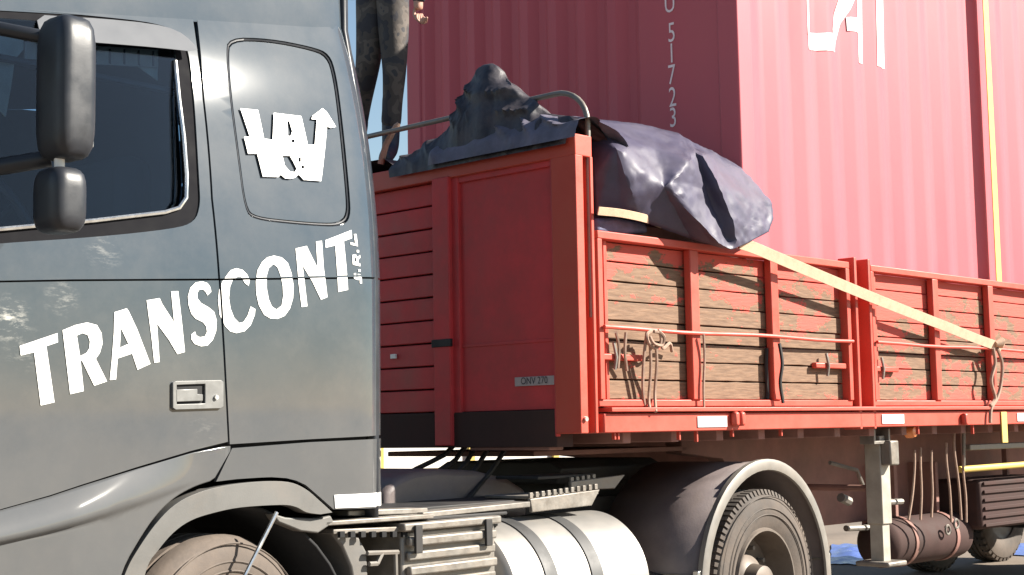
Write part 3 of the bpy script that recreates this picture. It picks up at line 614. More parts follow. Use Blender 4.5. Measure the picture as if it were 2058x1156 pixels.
# step plates over the tank
def plate_px(name, m, pts, lat, th, bev=.004):
    return MB().prism([T.s(*p, lat) for p in pts], lat - th, lat).build(name, m, TR, bev)
sp1 = plate_px('step_plate', 'steel', [(1066, 1003), (1206, 984), (1190, 1016), (1070, 1030)], 1.05, .02)
sp2 = plate_px('step_plate', 'steel', [(1148, 968), (1257, 954), (1236, 982), (1150, 986)], .92, .02)
for (xa, ya, xb, yb, lat, n2, par) in ((1070, 1000, 1200, 982, 1.045, 12, sp1), (1152, 968, 1196, 962, .915, 5, sp2)):
    for k in range(n2):
        t_ = k / (n2 - 1); a = T.s(xa + (xb - xa) * t_, ya + (yb - ya) * t_, lat); MB().box(a[0] - .012, a[0] + .012, lat - .016, lat - .004, a[1] - .004, a[1] + .022).build('tread_tooth', 'steel', par, .002)
MB().box(T.s(1066, 1000, 1.03)[0], T.s(1206, 985, 1.03)[0], .75, 1.02, 1.055, 1.07).build('step_tread', 'steel', TR, .003)
MB().box(T.s(1085, 970, .9)[0], T.s(1200, 960, .9)[0], .62, .89, 1.135, 1.15).build('step_tread', 'black', TR, .003)
# rear of the front wheel arch: mud flap and brackets
plate_px('mud_flap', 'arch', [(662, 1066), (690, 1062), (722, 1080), (738, 1110), (742, 1200), (742, 1300), (716, 1300), (716, 1200), (705, 1140), (688, 1100)], 1.18, .35, .01)
plate_px('arch_bracket', 'arch', [(548, 1032), (575, 1040), (640, 1042), (665, 1036), (672, 1050), (640, 1072), (605, 1068), (560, 1050)], 1.22, .05, .006)
st_ = MB()
for p, q in (((738, 1112), (800, 1110)), ((795, 1110), (797, 1200)), ((742, 1134), (758, 1133)), ((758, 1133), (768, 1112))):
    a = T.s(*p, 1.2); b = T.s(*q, 1.2); st_.tube([L(a[0], 1.2, a[1]), L(b[0], 1.2, b[1])], .010, 6)
st_.build('step_frame', 'fenderrim', TR)
a = T.s(556, 1030, 1.27); b = T.s(470, 1200, 1.27); MB().tube([L(a[0], 1.27, a[1]), L(b[0], 1.27, b[1])], [.008, .007], 8).build('stay_rod', 'chrome', TR)
bx('inner_bay', 'liner', TR, T.s(690, 1100, 1.0)[0], b0 - .01, .5, .9, .3, 1.0)
# dark intake housing and hoses between cab and trailer
ih = MB(); pr = [T.s(px, py, .55) for px, py in ((770, 1040), (776, 985), (800, 962), (835, 948), (880, 942), (960, 946), (1020, 960), (1060, 985), (1062, 1040))]
ih.prism(pr, -.2, .55); ih.build('air_intake_housing', 'fender', TR, .03, 50, 3)
hs = []
for k in range(5):
    p0 = L(-2.6, .15 + .09 * k, 1.15); pts = []
    for t_ in np.linspace(0, 1, 14):
        x = -2.6 + 1.35 * t_; pts.append(L(x + .03 * math.sin(9 * t_ + k), .15 + .09 * k + .25 * t_ * (1 - t_), 1.12 + .24 * t_ - .38 * math.sin(math.pi * t_) * (.35 + .12 * k) + .01 * math.sin(20 * t_)))
    MB().tube(pts, .013, 7).build('air_hose', 'black', TR)
# fifth wheel
fwp = MB(); fwp.prismx([(-.42, 1.08), (.42, 1.08), (.46, 1.16), (.38, 1.20), (-.38, 1.20), (-.46, 1.16)], -.80, .15); fwp.build('fifth_wheel', 'black', TR, .01)
bx('fifth_wheel_mount', 'black', TR, -.65, .05, -.36, .36, .99, 1.085)

# ================================================================== trailer
TL = tag(R.empty('semi_trailer'), 'red dropside trailer with flaking wooden boards coupled behind the grey truck', 'trailer')
SW = 1.28
hx0 = R.s(1168, 870, SW)[0]; hx1 = R.s(1203, 870, SW)[0]; zb = 1.352; zt = R.f(1156, 267, hx0)[1]
ZD = 1.46                                                         # deck
# headboard
LF = -1.28
bx('headboard_cap', 'red', TL, hx0, hx1, LF, SW - .001, zt - .105, zt, .006)
cp = MB()                                                         # near corner post: channel open to the side
cp.box(hx0, hx0 + .055, SW - .16, SW, zb, zt - .10); cp.box(hx1 - .022, hx1, SW - .16, SW + .003, zb, zt - .10); cp.box(hx0 + .05, hx1 - .02, SW - .16, SW - .115, zb, zt - .10)
cpo = cp.build('corner_post', 'red', TL, .005)
for zz in (1.42,):
    MB().lathe([(.012, .0), (.012, .012), (.001, .012)], L(hx0 + .03, SW, zz), 'lat', 8).build('bolt', 'chrome', cpo)
bx('corner_post', 'redplank', TL, hx0, hx1, LF, LF + .14, zb, zt - .1, .005)
pl_ = R.f(905, 500, hx0)[0]; pl0 = R.f(872, 500, hx0)[0]
bx('post', 'redplank', TL, hx0 - .012, hx1 - .02, pl0, pl_, 1.30, zt - .095, .006)
bx('post', 'redplank', TL, hx0 - .012, hx1 - .02, -.72, -.58, 1.30, zt - .095, .006)
# boards left of the post, one by one
za, zb_ = 1.47, zt - .105; nb = 10
for k in range(nb):
    h_ = (zb_ - za) / nb; j = random.uniform(-.003, .003)
    MB().box(hx0 + .035 + j, hx0 + .06, LF + .13, pl0 + .01, za + k * h_ + .004, za + (k + 1) * h_ - .004).build('board', 'redplank', TL, .004)
# plain sheet panel between post and corner, framed
e0 = R.f(918, 500, hx0)[0]; e1 = R.f(1106, 500, hx0)[0]
bx('sheet_panel', 'redplank', TL, hx0 + .030, hx0 + .045, pl_ - .01, SW - .15, 1.47, zt - .10, .002)
bx('frame_bar', 'redplank', TL, hx0 + .012, hx0 + .034, pl_ - .002, e0, 1.34, zt - .1, .004)
bx('frame_bar', 'redplank', TL, hx0 + .006, hx0 + .034, e1, SW - .158, 1.34, zt - .1, .004)
bx('frame_bar', 'redplank', TL, hx0 + .016, hx0 + .034, e0 - .002, e1 + .002, zt - .135, zt - .1, .004)
zz = R.f(1000, 690, hx0)[1]; bx('seam_strip', 'redplank', TL, hx0 + .026, hx0 + .034, e0, e1, zz - .008, zz + .008, .002)
zz = R.f(890, 690, hx0)[1]; bx('hinge_band', 'black', TL, hx0 - .018, hx0, pl0 - .01, pl_ + .01, zz - .02, zz + .02, .003)
bx('kick_board', 'kick', TL, hx0 + .01, hx1, LF + .14, SW - .16, 1.29, 1.468, .004)
bx('front_beam', 'under', TL, hx0 + .02, hx0 + .12, R.f(938, 890, hx0)[0], SW - .22, 1.275, 1.35, .006)
lat0, pz1 = R.f(1028, 757, hx0); lat1, pz2 = R.f(1108, 774, hx0)
npl = MB().box(hx0 + .022, hx0 + .030, lat0, lat1, pz2 + .002, pz1 - .004).build('number_plate', 'plate', TL, .001)
text_mesh('ONV 270', (pz1 - pz2) * .98, lambda x, y: L(hx0 + .020, (lat0 + lat1) / 2 + x * .92, (pz1 + pz2) / 2 + y), 'plate_lettering', 'ink', npl)
a = R.f(786, 716, hx0); bx('small_tag', 'white', TL, hx0 + .02, hx0 + .032, a[0] - .03, a[0] + .01, a[1] - .012, a[1] + .012, .001)
# bow tube over the headboard
bz = R.f(1150, 180, hx0 + .1)[1]; bw = []
xb_ = hx1 - .012; la = SW - .015
bw += [L(xb_, la, 1.9), L(xb_, la, zt + .06)]
for t_ in np.linspace(0, math.pi / 2, 9): bw.append(L(xb_, la - .20 * (1 - math.cos(t_)), bz - .17 * (1 - math.sin(t_))))
for t_ in np.linspace(math.pi / 2, math.pi, 9): bw.append(L(xb_, LF + .015 + .20 * (1 - math.sin(t_ - math.pi / 2)) - .0, bz - .17 * (1 - math.sin(t_))) if False else L(xb_, -la + .20 * (1 - math.sin(t_ - math.pi / 2)), bz - .17 * (1 - math.cos(t_ - math.pi / 2))))
bw += [L(xb_, -la, zt + .02)]
MB().tube(bw, .014, 10).build('bow_tube', 'steel', TL)
# side rail (chassis edge) below the dropsides
XE = 8.6
r_top = R.s(1236, 831, SW)[1]
sr = bx('side_rail', 'red', TL, hx1 + .03, XE, SW - .06, SW + .012, zb, r_top, .006)
bx('side_rail', 'under', TL, hx1 + .03, XE, LF, LF + .06, zb, r_top, .006)
bx('rail_lip', 'red', TL, hx1 + .06, XE, SW - .10, SW + .035, r_top + .006, r_top + .028, .004)
for (xa, xb2, ya, yb) in ((1397, 1456, 840, 862), (1768, 1812, 833, 852), (2040, 2075, 831, 846)):
    p, q = R.s(xa, (ya + yb) / 2, SW), R.s(xb2, (ya + yb) / 2, SW); zq = (zb + r_top) / 2
    MB().box(p[0], q[0], SW + .0125, SW + .018, zq - .028, zq + .028).build('reflector_plate', 'white', TL, .002)
for px in (1468, 1930, 1480):
    p = R.s(px, 845, SW); MB().box(p[0] - .02, p[0] + .02, SW + .012, SW + .05, p[1] - .03, p[1] + .045).build('rope_hook', 'red', TL, .012)
for px in (1240, 1247, 1370, 1405, 1477, 1575, 1850, 1960):
    p = R.s(px, 870, SW); MB().box(p[0] - .006, p[0] + .006, SW - .03, SW - .01, zb - random.uniform(.03, .06), zb + .01).build('rope_cleat', 'red', TL, .002)
p = R.s(1832, 868, 1.2); MB().lathe([(.001, .03), (.03, .025), (.04, .0), (.04, -.03)], L(p[0], 1.2, p[1]), 'lat', 20).build('side_lamp', 'lamp', TL)
p = R.s(2019, 860, 1.30); p2 = R.s(2019, 828, 1.30); p3 = R.s(2019, 890, 1.30)
MB().box(p[0] - .04, p[0] + .04, SW + .013, SW + .022, p3[1], p2[1]).build('yellow_marker_tab', 'yellow', TL, .003)
# deck and chassis
bx('deck', 'under', TL, hx1, XE, LF + .06, SW - .06, ZD - .06, ZD, .003)
for k in range(24):
    x = hx1 + .25 + k * .38; MB().box(x, x + .06, LF + .06, SW - .06, ZD - .16, ZD - .062).build('cross_bearer', 'under', TL, .004)
for l in (-.55, .43):
    MB().prism([(.55, 1.30), (1.0, 1.30), (XE, 1.30), (XE, .72), (1.5, .72), (.95, 1.18), (.55, 1.22)], l, l + .12).build('main_beam', 'under', TL, .006)
bx('coupler_plate', 'under', TL, -.7, .6, -.6, .55, 1.235, 1.262)
# dropsides: frame, ribs, boards, rod
z0d, z1d = r_top + .032, 2.32
def dropside(xa, xb2, ribs, latch=()):
    e = bpy.data.objects.new('dropside', None); COL.objects.link(e); e.parent = TL
    PL = SW - .052
    bx('top_rail', 'red', e, xa, xb2, PL - .025, SW, z1d - .04, z1d, .005)
    bx('bottom_rail', 'red', e, xa, xb2, PL - .025, SW - .012, z0d, z0d + .035, .005)
    bx('end_post', 'red', e, xa, xa + .035, PL - .02, SW - .001, z0d + .034, z1d - .039, .004); bx('end_post', 'red', e, xb2 - .04, xb2, PL - .02, SW - .001, z0d + .034, z1d - .039, .004)
    bx('end_post', 'red', e, xa + .075, xa + .10, PL - .02, SW - .03, z0d + .034, z1d - .039, .004)
    for r_ in ribs: MB().box(r_ - .036, r_ + .036, PL + .006, SW - .002, z0d + .034, z1d - .039).build('rib', 'red', e, .006)
    nb = 8; h_ = (z1d - .04 - z0d - .035) / nb
    for k in range(nb):
        j = random.uniform(-.004, .004); mb = MB(); n_ = 26; zA = z0d + .035 + k * h_ + .0035; zB = zA + h_ - .007
        xs = np.linspace(xa + .03, xb2 - .03, n_); vs = []; fs = []
        for i, x in enumerate(xs):
            wv = .004 * noise.noise(Vector((x * 1.5, k * 7.1, 0))); q0 = .003 * noise.noise(Vector((x * 9, k * 3.3, 5))); q1 = .003 * noise.noise(Vector((x * 9, k * 3.3, 9)))
            for (l, z) in ((PL - .022, zA), (PL - .022, zB), (PL + j + wv, zB + q1), (PL + j + wv, zA + q0)): vs.append(L(x, l, z))
        for i in range(n_ - 1):
            for c in range(4): fs.append((i * 4 + c, i * 4 + (c + 1) % 4, (i + 1) * 4 + (c + 1) % 4, (i + 1) * 4 + c))
        fs += [(0, 1, 2, 3), tuple((n_ - 1) * 4 + c for c in (3, 2, 1, 0))]
        mb.add(vs, fs); mb.build('board', 'peel', e, .003)
    zr = 1.853; MB().tube([L(x, SW + .012 - .004 * math.sin((x - xa) * 3), zr + .004 * math.sin(x * 5)) for x in np.linspace(xa + .02, xb2 - .01, 12)], .0105, 8).build('tie_rod', 'red', e)
    for px, py, w_ in latch:
        p = R.s(px, py, SW); MB().box(p[0] - w_ / 2, p[0] + w_ / 2, SW - .045, SW - .012, p[1] - .016, p[1] + .016).build('latch_bar', 'red', e, .006)
        MB().tube([L(p[0] - .05, SW - .01, p[1] - .06), L(p[0] - .045, SW - .002, p[1]), L(p[0] - .055, SW - .01, p[1] + .07)], .009, 6).build('latch_handle', 'steel', e)
    return e
dx0 = R.s(1206, 700, SW)[0]; dx1 = R.s(1713, 690, SW)[0]; ex0 = R.s(1756, 690, SW)[0]
q = [R.s(x, 700, SW)[0] for x in (1401, 1562)]
d1 = dropside(dx0, dx1, q, ((1252, 718, .34), (1675, 735, .32)))
q2 = [R.s(x, 700, SW)[0] for x in (1886, 1997)]; sp_ = q2[1] - q2[0]
d2 = dropside(ex0, q2[1] + 2 * sp_, q2 + [q2[1] + sp_], ((1785, 742, .30),))
x3 = q2[1] + 2 * sp_ + .22
d3 = dropside(x3, x3 + 2.3, [x3 + .8, x3 + 1.55])
def stake(xa, xb2):
    mb = MB(); mb.box(xa, xa + .028, SW - .10, SW + .012, zb - .01, z1d + .03); mb.box(xb2 - .028, xb2, SW - .10, SW + .012, zb - .01, z1d + .03); mb.box(xa + .026, xb2 - .026, SW - .10, SW - .07, zb - .01, z1d + .028)
    o = mb.build('stake_post', 'red', TL, .005); return o
stake(R.s(1719, 690, SW)[0], R.s(1752, 690, SW)[0]); stake(x3 - .19, x3 - .03)
bx('dropside_panel', 'under', TL, hx1, XE, LF + .005, LF + .05, r_top, z1d - .1, .004)
# ropes, chains and loops on the dropside
def cord(pts, r, name, m, parent, lat=SW + .015, n=6, sub=6):
    P = [Vector((*R.s(x, y, lat + (d[0] if d else 0)), 0)) for x, y, *d in pts]; P = [L(p[0], lat + (pts[i][2] if len(pts[i]) > 2 else 0), p[1]) for i, p in enumerate(P)]
    out = []
    for i in range(len(P) - 1):
        p0, p1, p2, p3 = P[max(i - 1, 0)], P[i], P[i + 1], P[min(i + 2, len(P) - 1)]
        for k in range(sub):
            t_ = k / sub; out.append(.5 * ((2 * p1) + (p2 - p0) * t_ + (2 * p0 - 5 * p1 + 4 * p2 - p3) * t_ * t_ + (3 * p1 - p0 - 3 * p2 + p3) * t_ ** 3))
    out.append(P[-1]); return MB().tube(out, r, n).build(name, m, parent)
for pts in ([(1312, 664, .02), (1300, 672, .03), (1304, 690, .03), (1316, 700, .02), (1328, 690, .03), (1326, 670, .03), (1314, 666, .03)], [(1322, 664, .03), (1335, 678, .04), (1330, 694, .03), (1314, 690, .04), (1306, 676, .03)], [(1300, 668, .02), (1294, 720, .0), (1292, 780, -.02), (1296, 815, -.03)], [(1318, 690, .02), (1320, 730, .01), (1316, 790, -.02), (1318, 828, .02)], [(1306, 680, .02), (1308, 740, .0), (1304, 800, -.02), (1306, 822, .0)], [(1328, 684, .02), (1332, 700, .02), (1346, 690, .0), (1350, 706, -.03)], [(1238, 668, .0), (1244, 700, -.02), (1242, 740, -.03)], [(1258, 668, .0), (1256, 706, -.01), (1260, 745, -.03)]):
    cord(pts, .0085, 'tie_rope', 'rope', d1)
cord([(1414, 672, .01), (1416, 720, .0), (1414, 780, .0), (1415, 822, .0)], .007, 'tie_rope', 'rope', d1)
for pts in ([(1541, 700, -.05), (1540, 740, -.05), (1543, 790, -.05), (1541, 802, -.05)], [(1566, 690, .01), (1572, 730, .02), (1568, 770, .01), (1574, 810, .01)]): cord(pts, .010, 'tie_rope', 'black', d1)
for pts in ([(1996, 700, .03), (2000, 730, .03), (1992, 765, .02), (2000, 800, .02), (1990, 815, .02)], [(2004, 700, .03), (2014, 730, .03), (2012, 770, .02), (2004, 800, .02), (1992, 822, .02), (1990, 850, .02)]): cord(pts, .012, 'tie_rope', 'rope', d2)
# landing gear, air tank, hanging hoses and other underbody pieces
lg = 1.17
lx_ = R.s(1782, 1000, lg)[0]; zf = R.s(1784, 1138, lg)[1]
leg = bx('landing_leg', 'legsteel', TL, lx_ - .055, lx_ + .055, lg - .11, lg, zf + .25, 1.30, .006)
bx('inner_leg', 'legsteel', leg, lx_ - .042, lx_ + .042, lg - .10, lg - .012, zf + .02, zf + .27, .004)
bx('foot', 'steel', leg, lx_ - .11, lx_ + .11, lg - .17, lg + .06, zf, zf + .03, .01)
bx('gearbox', 'steel', leg, lx_ - .05, lx_ + .05, lg, lg + .07, 1.12, 1.27, .01)
bx('landing_leg', 'under', TL, lx_ - .055, lx_ + .055, -lg, -lg + .11, zf + .02, 1.30, .006)
MB().tube([L(lx_, -lg + .1, .98), L(lx_, lg - .1, .98)], .02, 8).build('cross_shaft', 'under', TL)
p0 = R.s(1668, 930, .95); p1 = R.s(1722, 945, .95); MB().tube([L(p0[0], .95, p0[1]), L(p1[0], .95, p1[1]), L(p1[0] + .08, .95, p1[1] - .12)], .013, 8).build('crank_handle', 'steel', TL)
ta0 = R.s(1800, 1086, .90)[0]; ta1 = R.s(1965, 1086, .90)[0]; taz = R.s(1880, 1085, .90)[1]
at = MB().lathe([(.001, ta0 - .02), (.11, ta0 + .0), (.155, ta0 + .05), (.16, ta0 + .08), (.16, ta1 - .08), (.155, ta1 - .05), (.11, ta1), (.001, ta1 + .02)], L(0, .74, taz), 'lx', 32).build('air_tank', 'kick', TL)
for t_ in (.25, .75):
    x = ta0 + (ta1 - ta0) * t_; MB().lathe([(.162, x - .02), (.168, x - .02), (.168, x + .02), (.162, x + .02)], L(0, .74, taz), 'lx', 32).build('tank_band', 'under', at)
    MB().box(x - .02, x + .02, .5, .76, taz + .1, 1.1).build('tank_hanger', 'under', at, .003)
for (xa, ya, xb2, yb) in ((1838, 940, 1826, 1045), (1850, 935, 1850, 1045), (1872, 940, 1872, 1040), (1902, 925, 1912, 1050), (1918, 905, 1932, 1045), (1936, 950, 1942, 1050)):
    cord([(xa, ya - 35), (xa, ya), ((xa + xb2) / 2 + 2, (ya + yb) / 2), (xb2, yb)], .0085, 'hanging_hose', 'rope', TL, 1.10)
for (px, py) in ((1905, 1065), (1922, 1053)):
    p = R.s(px, py, .93); MB().tube([L(p[0] + .03 * math.cos(a), .93, p[1] + .03 * math.sin(a)) for a in np.linspace(0, 2 * math.pi, 17)], .008, 6, False).build('ring', 'steel', TL)
for (pa, pb_, lat, r) in (((1770, 1010), (1812, 1008), .97, .02), ((1700, 1062), (1760, 1060), .7, .02), ((1690, 1000), (1706, 1008), .9, .03)):
    a, b = R.s(*pa, lat), R.s(*pb_, lat); MB().tube([L(a[0], lat, a[1]), L(b[0], lat, b[1])], r, 8).build('pipe', 'steel', TL)
bk = MB(); p0 = R.s(1756, 862, 1.2); p1 = R.s(1790, 892, 1.2)
bk.box(p0[0], p0[0] + .02, 1.1, 1.2, p1[1], p0[1]); bk.box(p1[0] - .02, p1[0], 1.1, 1.2, p1[1], p0[1]); bk.box(p0[0] + .015, p1[0] - .015, 1.1, 1.2, p1[1], p1[1] + .02); bk.build('bracket', 'steel', TL, .003)
bx('tool_rack_rail', 'steel', TL, R.s(1950, 895, 1.05)[0], 4.6, 1.0, 1.05, R.s(1960, 905, 1.05)[1], R.s(1960, 893, 1.05)[1], .006)
wheel(R, TL, 6.4, 1.235, .515, .28, 1, 40, True); wheel(R, TL, 7.65, 1.235, .515, .28, 1, 40, True); wheel(R, TL, 6.4, -1.235, .515, .28, -1, 40, True); wheel(R, TL, 7.65, -1.235, .515, .28, -1, 40, True)
MB().tube([L(6.4, -1, .515), L(6.4, 1, .515)], .09, 10).tube([L(7.65, -1, .515), L(7.65, 1, .515)], .09, 10).build('axles', 'black', TL)
for x in (6.1, 6.7, 7.35, 7.95): bx('axle_hanger', 'under', TL, x - .05, x + .05, .42, .56, .5, .98)
tb0 = R.s(1978, 1000, 1.0)[0]; tz0 = R.s(2010, 1062, 1.0)[1]; tz1 = R.s(2010, 962, 1.0)[1]
tbx = bx('tool_box', 'kick', TL, tb0, tb0 + 1.1, .62, .97, tz0, tz1, .03)
for k in range(6):
    zz = tz0 + (tz1 - tz0) * (k + .5) / 6; MB().box(tb0 + .04, tb0 + 1.06, .971, .985, zz - .012, zz + .012).build('rib', 'kick', tbx, .004)
for t_ in (.2, .9): MB().box(tb0 + t_, tb0 + t_ + .04, .7, .74, tz1 - .02, 1.3).build('hanger', 'under', tbx, .003)
yp0 = R.s(1928, 944, 1.04); MB().tube([L(yp0[0], 1.04, yp0[1]), L(4.7, 1.04, yp0[1] + .01)], .022, 10).build('yellow_bar', 'yellowsteel', TL)
for x in (yp0[0] + .06, 4.5): MB().tube([L(x, 1.04, yp0[1]), L(x, 1.06, 1.4)], .012, 8).build('bar_hanger', 'steel', TL)

# ================================================================== container
CN = tag(R.empty('shipping_container'), 'faded red corrugated shipping container loaded on the red trailer', 'container')
cl1 = 1.155; cx0, _ = R.s(1490, 320, cl1); cl0 = R.f(817, 200, cx0)[0]; cz0, cz1 = ZD + .302, ZD + 3.20; cx1 = cx0 + 6.06
def corr(name, ts, u_of, parent, pitch=.278, dep=.036, flat_hi=None):
    pass
def profile(a, b, pitch, flats=()):                               # trapezoid corrugation: list of (t, depth)
    pts = [(a, 0)]; t_ = a + .02
    while t_ + pitch < b - .02:
        if any(f0 - pitch < t_ < f1 for f0, f1 in flats): t_ += pitch; continue
        q = pitch * .25; pts += [(t_ + q * .4, 0), (t_ + q * 1.4, 1), (t_ + q * 2.4, 1), (t_ + q * 3.4, 0)]; t_ += pitch
    pts.append((b, 0)); return pts
zA, zB = cz0 + .15, cz1 - .10
sp = profile(cx0 + .13, cx1 - .13, .278)
mb = MB(); vs = []
for t_, d in sp: vs += [L(t_, cl1 - .012 - d * .030, zA), L(t_, cl1 - .012 - d * .030, zB)]
mb.add(vs, [(2 * i, 2 * i + 2, 2 * i + 3, 2 * i + 1) for i in range(len(sp) - 1)]); mb.build('side_wall', 'contain', CN, .006, 25, 2)
mk = R.f(1350, 150, cx0)[0]
ep = profile(cl0 + .13, cl1 - .13, .242, ((mk - .13, cl1),))
mb = MB(); vs = []
for t_, d in ep: vs += [L(cx0 + .012 + d * .042, t_, zA), L(cx0 + .012 + d * .042, t_, zB)]
mb.add(vs, [(2 * i, 2 * i + 2, 2 * i + 3, 2 * i + 1) for i in range(len(ep) - 1)]); mb.build('end_wall', 'contain', CN, .006, 25, 2)
mb = MB(); vs = []
for t_, d in sp: vs += [L(t_, cl0 + .012 + d * .040, zA), L(t_, cl0 + .012 + d * .040, zB)]
mb.add(vs, [(2 * i, 2 * i + 2, 2 * i + 3, 2 * i + 1) for i in range(len(sp) - 1)]); mb.build('side_wall', 'contain', CN, 0, 25)
bx('rear_door', 'contain', CN, cx1 - .06, cx1 - .02, cl0 + .1, cl1 - .1, zA, zB)
for x in (cx0, cx1 - .14):
    for l in (cl0, cl1 - .14): bx('corner_post', 'contain', CN, x, x + .14, l, l + .14, cz0 + .118, cz1 - .118, .012)
    for l in (cl0 - .004, cl1 - .158):
        for z in (cz0, cz1 - .118): bx('corner_casting', 'contain', CN, x - .004, x + .17, l, l + .162, z, z + .118, .012)
for z0_, z1_ in ((cz0 + .02, cz0 + .16), (cz1 - .11, cz1 - .02)):
    for l in (cl0 + .002, cl1 - .062): bx('side_beam', 'contain', CN, cx0 + .14, cx1 - .14, l, l + .06, z0_, z1_, .006)
    for x in (cx0 + .002, cx1 - .062): bx('end_beam', 'contain', CN, x, x + .06, cl0 + .14, cl1 - .14, z0_, z1_, .006)
bx('roof', 'contain', CN, cx0 + .03, cx1 - .03, cl0 + .03, cl1 - .03, cz1 - .05, cz1 - .03)
bx('floor', 'contain', CN, cx0 + .03, cx1 - .03, cl0 + .03, cl1 - .03, cz0 + .10, cz0 + .14)
for x in (cx0 + .05, cx0 + 2.6, cx1 - .25): bx('dunnage_beam', 'under', TL, x, x + .15, cl0 + .05, cl1 - .05, ZD + .001, ZD + .300, .006)
for px, py, ch in ((1346, 8, 'U'), (1350, 67, '5'), (1350, 109, '1'), (1350, 152, '7'), (1352, 197, '2'), (1353, 238, '3')):
    a, z = R.f(px, py, cx0 + .010)
    text_mesh(ch, .165, lambda x, y: L(cx0 + .0085, a + x * .72, z + y), 'digit' if ch != 'U' else 'code_letter', 'digit', CN)
def on_wall(name, poly, m):                                       # paint laid onto the corrugated side, strip by strip
    pts = [R.s(*p, cl1 - .015) for p in poly]; mb = MB()
    def clip(P, lim, sgn):
        out = []
        for i in range(len(P)):
            a, b = P[i], P[(i + 1) % len(P)]; ia, ib = (a[0] - lim) * sgn >= 0, (b[0] - lim) * sgn >= 0
            if ia: out.append(a)
            if ia != ib: t_ = (lim - a[0]) / (b[0] - a[0]); out.append((lim, a[1] + (b[1] - a[1]) * t_))
        return out
    for i in range(len(sp) - 1):
        (t0, d0), (t1, d1_) = sp[i], sp[i + 1]; P = clip(clip(pts, t0, 1), t1, -1)
        if len(P) < 3: continue
        f = lambda x: cl1 - .0085 - .030 * (d0 + (d1_ - d0) * (x - t0) / (t1 - t0))
        mb.add([L(x, f(x), z) for x, z in P], [tuple(range(len(P)))])
    return mb.build(name, m, CN, 0, 0)
on_wall('logo_letter_c', [(1619, -60), (1632, -56), (1632, 70), (1622, 70)], 'cwhite'); on_wall('logo_letter_c', [(1622, 64), (1674, 67), (1682, 104), (1626, 98)], 'cwhite')
on_wall('logo_letter_a', [(1672, 60), (1682, 98), (1694, 50), (1742, -60), (1712, -62)], 'cwhite'); on_wall('logo_letter_a', [(1728, -60), (1738, -58), (1740, 127), (1730, 124)], 'cwhite'); on_wall('logo_letter_a', [(1702, 34), (1737, 38), (1737, 66), (1704, 62)], 'cwhite')
on_wall('logo_letter_i', [(1758, -50), (1780, -46), (1784, 137), (1762, 133)], 'cwhite')
# yellow strap over the container
ysx = R.s(2006, 500, cl1 + .05)[0]
YS = tag(MB().ribbon([L(ysx, -.2, cz1 + .012), L(ysx, cl1 - .05, cz1 + .014), L(ysx, cl1 + .030, cz1 - .004), L(ysx, cl1 + .042, cz1 - .06), L(ysx, cl1 + .045, 3.2), L(ysx, cl1 + .045, 2.2), L(ysx, cl1 + .035, ZD + .5), L(ysx, cl1 + .012, ZD + .02)], (1, 0, 0), .075, .006).build('lashing_strap', 'yellow', None), 'yellow lashing strap hanging down the lit side of the container', 'strap')
YS.location = tuple(R.o); YS.rotation_euler = (0, 0, R.th)

# ================================================================== load behind the headboard, tarpaulin, strap
FTL, FTZ = R.f(755, 300, hx0 + .34)[0], R.f(786, 318, hx0 + .34)[1] - .05   # where the worker stands
CG = tag(R.empty('covered_load'), 'low load under a dark cover between headboard and container', 'cargo')
mb = MB(); nx, nl = 14, 30; Xa, Xb = hx1 + .01, cx0 - .02
for i in range(nx + 1):
    for j in range(nl + 1):
        x = Xa + (Xb - Xa) * i / nx; l = -1.19 + 2.36 * j / nl; e = min(j, nl - j) / 4; e = min(1, e)
        b = math.exp(-(max(0, abs(l - FTL) - .32) / .12) ** 2); n_ = noise.noise(Vector((x * 3, l * 3, 1)))
        z = 2.42 + .30 * e ** .5 + .05 * n_; mb.v.append(tuple(L(x, l, z * (1 - b) + (FTZ + .006 * n_) * b)))
mb.f = [(i * (nl + 1) + j, (i + 1) * (nl + 1) + j, (i + 1) * (nl + 1) + j + 1, i * (nl + 1) + j + 1) for i in range(nx) for j in range(nl)]
mb.build('cover', 'heap', CG, 0, 60)
bx('crate', 'under', CG, Xa + .02, Xb - .02, -1.16, 1.14, ZD + .002, 2.40)

TP = tag(R.empty('tarpaulin'), 'crumpled navy tarpaulin draped over the headboard corner above the flaking dropside', 'tarpaulin')
# traced fold points of the hanging sheet: x, y in the photograph and how far out from the trailer's centre line
tv = [(1180, 238, 1.05), (1290, 250, 1.05), (1362, 268, 1.08), (1395, 288, 1.12), (1440, 308, 1.12), (1490, 338, 1.15), (1525, 375, 1.22), (1551, 410, 1.28), (1553, 440, 1.32), (1545, 466, 1.36), (1505, 487, 1.40), (1470, 502, 1.41),
      (1435, 494, 1.36), (1390, 480, 1.29), (1300, 448, 1.275), (1250, 432, 1.265), (1195, 430, 1.20), (1193, 360, 1.22), (1186, 300, 1.16), (1240, 292, 1.36), (1283, 345, 1.37), (1268, 392, 1.345), (1385, 326, 1.39), (1333, 374, 1.385), (1350, 365, 1.40), (1366, 392, 1.41), (1400, 442, 1.41), (1445, 490, 1.42),
      (1398, 305, 1.29), (1420, 380, 1.325), (1460, 480, 1.375), (1412, 312, 1.34), (1442, 372, 1.42), (1472, 445, 1.43), (1480, 485, 1.42), (1500, 400, 1.36), (1525, 440, 1.36), (1505, 460, 1.40), (1320, 300, 1.25)]
